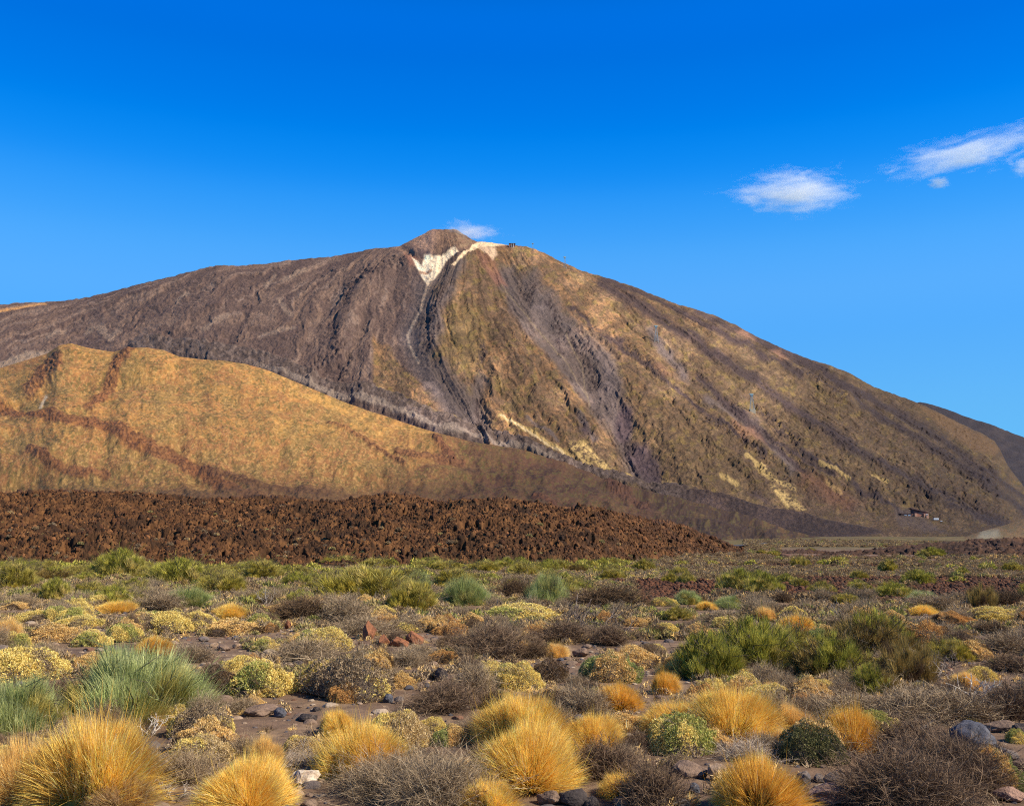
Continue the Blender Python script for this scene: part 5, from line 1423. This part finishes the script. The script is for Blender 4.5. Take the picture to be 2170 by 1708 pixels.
def tower(px, py, hpx, label, base=False, head_w=1.0):
    x, y, z = sheet_hit(MT, px, py)
    H = hpx * y / FX
    r = bpy.data.objects.new('cable_car_tower', None); C.objects.link(r); r.location = (x, y, z)
    r['label'] = label; r['category'] = 'cable car tower'; r['group'] = 'towers of the cable car line'
    w0, w1 = H * .115, H * .035
    z0 = -6 if not base else H * .12
    for sx in (-1, 1):
        for sy in (-1, 1):
            g = bar((sx * w0, sy * w0, z0), (sx * w1, sy * w1, H * .90), H * .009)
            add_obj('leg', new_mesh('leg', g[0], g[1], None, False, M_STEEL), r)
    L = []; n = 7
    for i in range(n):
        a, b = i / n, (i + 1) / n
        za, zb = (H * .02 + H * .86 * a if not base else H * .14 + H * .74 * a), (H * .02 + H * .86 * b if not base else H * .14 + H * .74 * b)
        wa, wb = w0 + (w1 - w0) * a, w0 + (w1 - w0) * b
        for (c0, c1) in (((-1, -1), (1, -1)), ((1, -1), (1, 1)), ((1, 1), (-1, 1)), ((-1, 1), (-1, -1))):
            L.append(bar((c0[0] * wa, c0[1] * wa, za), (c1[0] * wb, c1[1] * wb, zb), H * .004)); L.append(bar((c1[0] * wa, c1[1] * wa, za), (c0[0] * wb, c0[1] * wb, zb), H * .004))
    g = join(L); add_obj('lattice', new_mesh('lattice', g[0], g[1], None, False, M_STEEL), r)
    hw = H * .085 * head_w
    # flared head carrying the cable shoes
    V = np.array([(-w1, -w1, .84), (w1, -w1, .84), (w1, w1, .84), (-w1, w1, .84), (-hw, -hw * .7, .93), (hw, -hw * .7, .93), (hw, hw * .7, .93), (-hw, hw * .7, .93), (-hw * 1.1, -hw * .7, 1.0), (hw * .9, -hw * .7, 1.0), (hw * .9, hw * .7, 1.0), (-hw * 1.1, hw * .7, 1.0)], float)
    V[:, 2] *= H
    F = [(3, 2, 1, 0), (8, 9, 10, 11)]
    for o in (0, 4): F += [(o + i, o + (i + 1) % 4, o + 4 + (i + 1) % 4, o + 4 + i) for i in range(4)]
    add_obj('tower_head', new_mesh('tower_head', V, np.array(F), None, False, M_HEAD), r)
    g = join([bar((-hw * 1.7, s_ * hw * .5, .985 * H), (hw * 1.5, s_ * hw * .5, .955 * H), H * .011) for s_ in (-1, 1)])
    add_obj('cable_saddle', new_mesh('cable_saddle', g[0], g[1], None, False, M_STEEL), r)
    if base:
        boxes('concrete_base', [(-w0 * 1.15, w0 * 1.3, -w0 * 1.2, w0 * 1.2, -8, H * .15)], M_CONC, r)
    else:
        boxes('concrete_footing', [(sx * w0 - 1.6, sx * w0 + 1.6, sy * w0 - 1.6, sy * w0 + 1.6, -7, .8) for sx in (-1, 1) for sy in (-1, 1)], M_CONC, r)
    return r
tower(1129, 530, 15, 'small steel cable car tower on the skyline just right of the summit station', head_w=1.5)
tower(1197, 568, 25, 'lattice cable car tower breaking the skyline below the summit station')
tower(1391, 725, 36, 'lattice cable car tower halfway down the right flank')
tower(1594, 874, 40, 'lowest lattice cable car tower, on a pale concrete base', base=True)
# top station
x, y, z = sheet_hit(MT, 1086, 523); s = y / FX
r = bpy.data.objects.new('summit_station', None); C.objects.link(r); r.location = (x, y, z)
r['label'] = 'small reddish cable car station on the skyline right of the summit'; r['category'] = 'station building'
boxes('wall', [(-7 * s, 6 * s, -4 * s, 5 * s, -4 * s, 5.2 * s)], M_BRICK, r)
boxes('roof', [(-8 * s, 6.6 * s, -4.6 * s, 5.6 * s, 5.2 * s, 6.2 * s)], M_ROOF, r)
boxes('cable_bay', [(-1 * s, 1.5 * s, -4.5 * s, -4.02 * s, .5 * s, 4.4 * s), (2.6 * s, 5 * s, -4.5 * s, -4.02 * s, .5 * s, 4.4 * s)], M_DARK, r)
boxes('door_frame', [(1.5 * s, 2.4 * s, -5 * s, -4.02 * s, -4 * s, 4.6 * s), (-1.8 * s, -1.1 * s, -5 * s, -4.02 * s, -4 * s, 4.6 * s)], M_WHITE, r)
# lower station: low hall, gabled hall, blocks with sunlight put into their colour
x, y, z = sheet_hit(MT, 1945, 1094); s = y / FX
r = bpy.data.objects.new('valley_station', None); C.objects.link(r); r.location = (x, y, z)
r['label'] = 'reddish valley station with a sloping roof at the foot of the right flank'; r['category'] = 'station building'
def ex(name, prof, y0, y1, mat, parent):
    n = len(prof); V = [(a, y0, b) for a, b in prof] + [(a, y1, b) for a, b in prof]
    me = bpy.data.meshes.new(name); F = [tuple(range(n - 1, -1, -1)), tuple(range(n, 2 * n))] + [(i, (i + 1) % n, n + (i + 1) % n, n + i) for i in range(n)]
    me.from_pydata([tuple(v) for v in V], [], F); me.materials.append(mat); me.update()
    return add_obj(name, me, parent)
ex('wall', [(-35 * s, -5 * s), (18 * s, -5 * s), (18 * s, 7 * s), (5 * s, 8.5 * s), (-10 * s, 4.5 * s), (-35 * s, 4.5 * s)], -4 * s, 8 * s, M_BRICK, r)
ex('roof', [(-16 * s, 16.5 * s), (-14.5 * s, 17.5 * s), (19.5 * s, 8.6 * s), (19.5 * s, 7.2 * s), (-14 * s, 14.8 * s)], -6 * s, 9 * s, M_ROOF, r)
ex('upper_wall', [(-12 * s, 4.6 * s), (17 * s, 7.05 * s), (17 * s, 7.5 * s), (-12 * s, 14.2 * s)], -3.4 * s, 7.4 * s, M_ROOF, r)
boxes('flat_roof', [(-37 * s, -12 * s, -5 * s, 9 * s, 4.5 * s, 5.6 * s)], M_ROOF, r)
boxes('side_block', [(10 * s, 20 * s, -7.5 * s, -4.02 * s, -5 * s, 5 * s), (-9 * s, -4 * s, -7 * s, -4.02 * s, -5 * s, 6 * s)], M_BRICK_SUNLIT, r)
boxes('doorway', [(12.5 * s, 15 * s, -8 * s, -7.52 * s, -4 * s, .5 * s)], M_DARK, r)
for a in (-30, -22): boxes('window', [(a * s, (a + 5) * s, -4.4 * s, -4.02 * s, .6 * s, 3.4 * s)], M_GLASS, r)
boxes('window', [(14 * s, 18.5 * s, -7.9 * s, -7.52 * s, 2.6 * s, 4.2 * s)], M_BLUEG, r)
# white coach and car beside it
x, y, z = sheet_hit(MT, 1984, 1103); s = y / FX
r = bpy.data.objects.new('parked_coach', None); C.objects.link(r); r.location = (x, y, z + 1.0)
r['label'] = 'white coach parked on the slope right of the valley station'; r['category'] = 'coach'
me_ = ex('body', [(-5.2 * s, .6 * s), (5.2 * s, .6 * s), (5.2 * s, 3.4 * s), (4.6 * s, 4.2 * s), (-5.0 * s, 4.2 * s), (-5.2 * s, 3.8 * s)], -1.3 * s, 1.3 * s, M_WHITE, r)
boxes('window', [(-4.6 * s, 4.4 * s, -1.36 * s, -1.31 * s, 2.2 * s, 3.2 * s)], M_BLUEG, r)
def wheels(r, xs, yw, rad):
    for a in xs:
        for sy in (-1, 1):
            g = tube([(a, sy * yw - .12 * sy * rad, rad), (a, sy * yw, rad), (a, sy * yw + .3 * sy * rad, rad)], [rad, rad, rad], (0, 0, 0), 12)
            add_obj('wheel', new_mesh('wheel', g[0], g[1], None, False, M_DARK), r)
wheels(r, (-3.4 * s, 3.2 * s), 1.25 * s, .55 * s)
x, y, z = sheet_hit(MT, 1995, 1106)
r = bpy.data.objects.new('parked_car', None); C.objects.link(r); r.location = (x, y, z + .6)
r['label'] = 'small pale car parked just right of the white coach'; r['category'] = 'car'
ex('body', [(-2.2, .4), (2.2, .4), (2.2, 1.0), (1.4, 1.1), (.8, 1.75), (-1.2, 1.75), (-2.0, 1.15), (-2.2, 1.0)], -.9, .9, M_WHITE, r)
boxes('window', [(-1.1, .8, -.94, -.905, 1.12, 1.6)], M_BLUEG, r)
wheels(r, (-1.35, 1.35), .85, .34)

# ---------------------------------------------------------------- clouds: real volumes of vapour
def cloud(name, cx, cy_px, wpx, hpx, Y, dens, seed, label, rot=0.0, streak=2.5, thr=.46, detail=6, depth=.6, nscale=2.2, col=(1, 1, 1), tops=None):
    u, t = px_to_ut(cx, cy_px)
    loc = (float(u) * Y, Y, EYE + float(t) * Y)
    W = wpx * Y / FX / 2; H = hpx * Y / FX / 2
    V, F = ICO[3]
    me = new_mesh(name, V, F, None, True, None)
    m = bpy.data.materials.new(name + '_vapour'); m.use_nodes = True; n = m.node_tree; n.nodes.clear(); L = n.links
    out = n.nodes.new('ShaderNodeOutputMaterial'); pv = n.nodes.new('ShaderNodeVolumePrincipled')
    pv.inputs['Color'].default_value = (*col, 1); pv.inputs['Anisotropy'].default_value = 0.0
    tc = n.nodes.new('ShaderNodeTexCoord')
    mp = n.nodes.new('ShaderNodeMapping'); mp.inputs['Scale'].default_value = (nscale, nscale * .8, nscale * streak * H / W * 1.0 + .4); mp.inputs['Location'].default_value = (seed, seed * 1.3, seed * .7)
    nz = n.nodes.new('ShaderNodeTexNoise'); nz.inputs['Detail'].default_value = detail; nz.inputs['Roughness'].default_value = .68; nz.inputs['Scale'].default_value = 1.0; nz.inputs['Distortion'].default_value = .5
    L.new(tc.outputs['Object'], mp.inputs[0]); L.new(mp.outputs[0], nz.inputs['Vector'])
    ln = n.nodes.new('ShaderNodeVectorMath'); ln.operation = 'LENGTH'; L.new(tc.outputs['Object'], ln.inputs[0])
    fall = n.nodes.new('ShaderNodeMapRange'); fall.inputs[1].default_value = .0; fall.inputs[2].default_value = 1.0; fall.inputs[3].default_value = .22; fall.inputs[4].default_value = -.30
    L.new(ln.outputs['Value'], fall.inputs[0])
    ad = n.nodes.new('ShaderNodeMath'); ad.operation = 'ADD'; L.new(nz.outputs[0], ad.inputs[0]); L.new(fall.outputs[0], ad.inputs[1])
    mr = n.nodes.new('ShaderNodeMapRange'); mr.inputs[1].default_value = thr; mr.inputs[2].default_value = thr + .30; mr.inputs[3].default_value = 0; mr.inputs[4].default_value = dens
    L.new(ad.outputs[0], mr.inputs[0]); L.new(mr.outputs[0], pv.inputs['Density']); L.new(pv.outputs[0], out.inputs['Volume'])
    me.materials.append(m)
    o = add_obj('cloud', me, loc=loc, label=label, category='cloud')
    o.scale = (W, W * depth, H); o.rotation_euler = (0, rot, 0)
    return o
cloud('puff_cloud', 1683, 408, 480, 165, 9000, .0068, 3.0, 'bright white wispy cloud standing alone in the blue sky right of the summit', 0.0, 4.6, .475, nscale=3.6, detail=9)
cloud('long_cloud', 2060, 322, 600, 100, 9500, .0048, 8.4, 'long thin streak of cloud running off the top right edge', -.19, 4.8, .455, nscale=3.4, detail=9)
cloud('small_cloud', 1990, 388, 84, 50, 9500, .016, 12.1, 'tiny scrap of cloud under the long streak', 0, 2, .44)
cloud('edge_cloud', 2165, 355, 90, 80, 9500, .009, 15.7, 'faint wisp of cloud cut by the right edge under the streak', 0, 2, .45)
cloud('summit_cloud', 992, 492, 240, 66, 5000, .010, 22.3, 'thin cloud cap drifting off the summit to the right', .06, 2.2, .44)
print('done', time.time() - T0, len(bpy.data.objects))
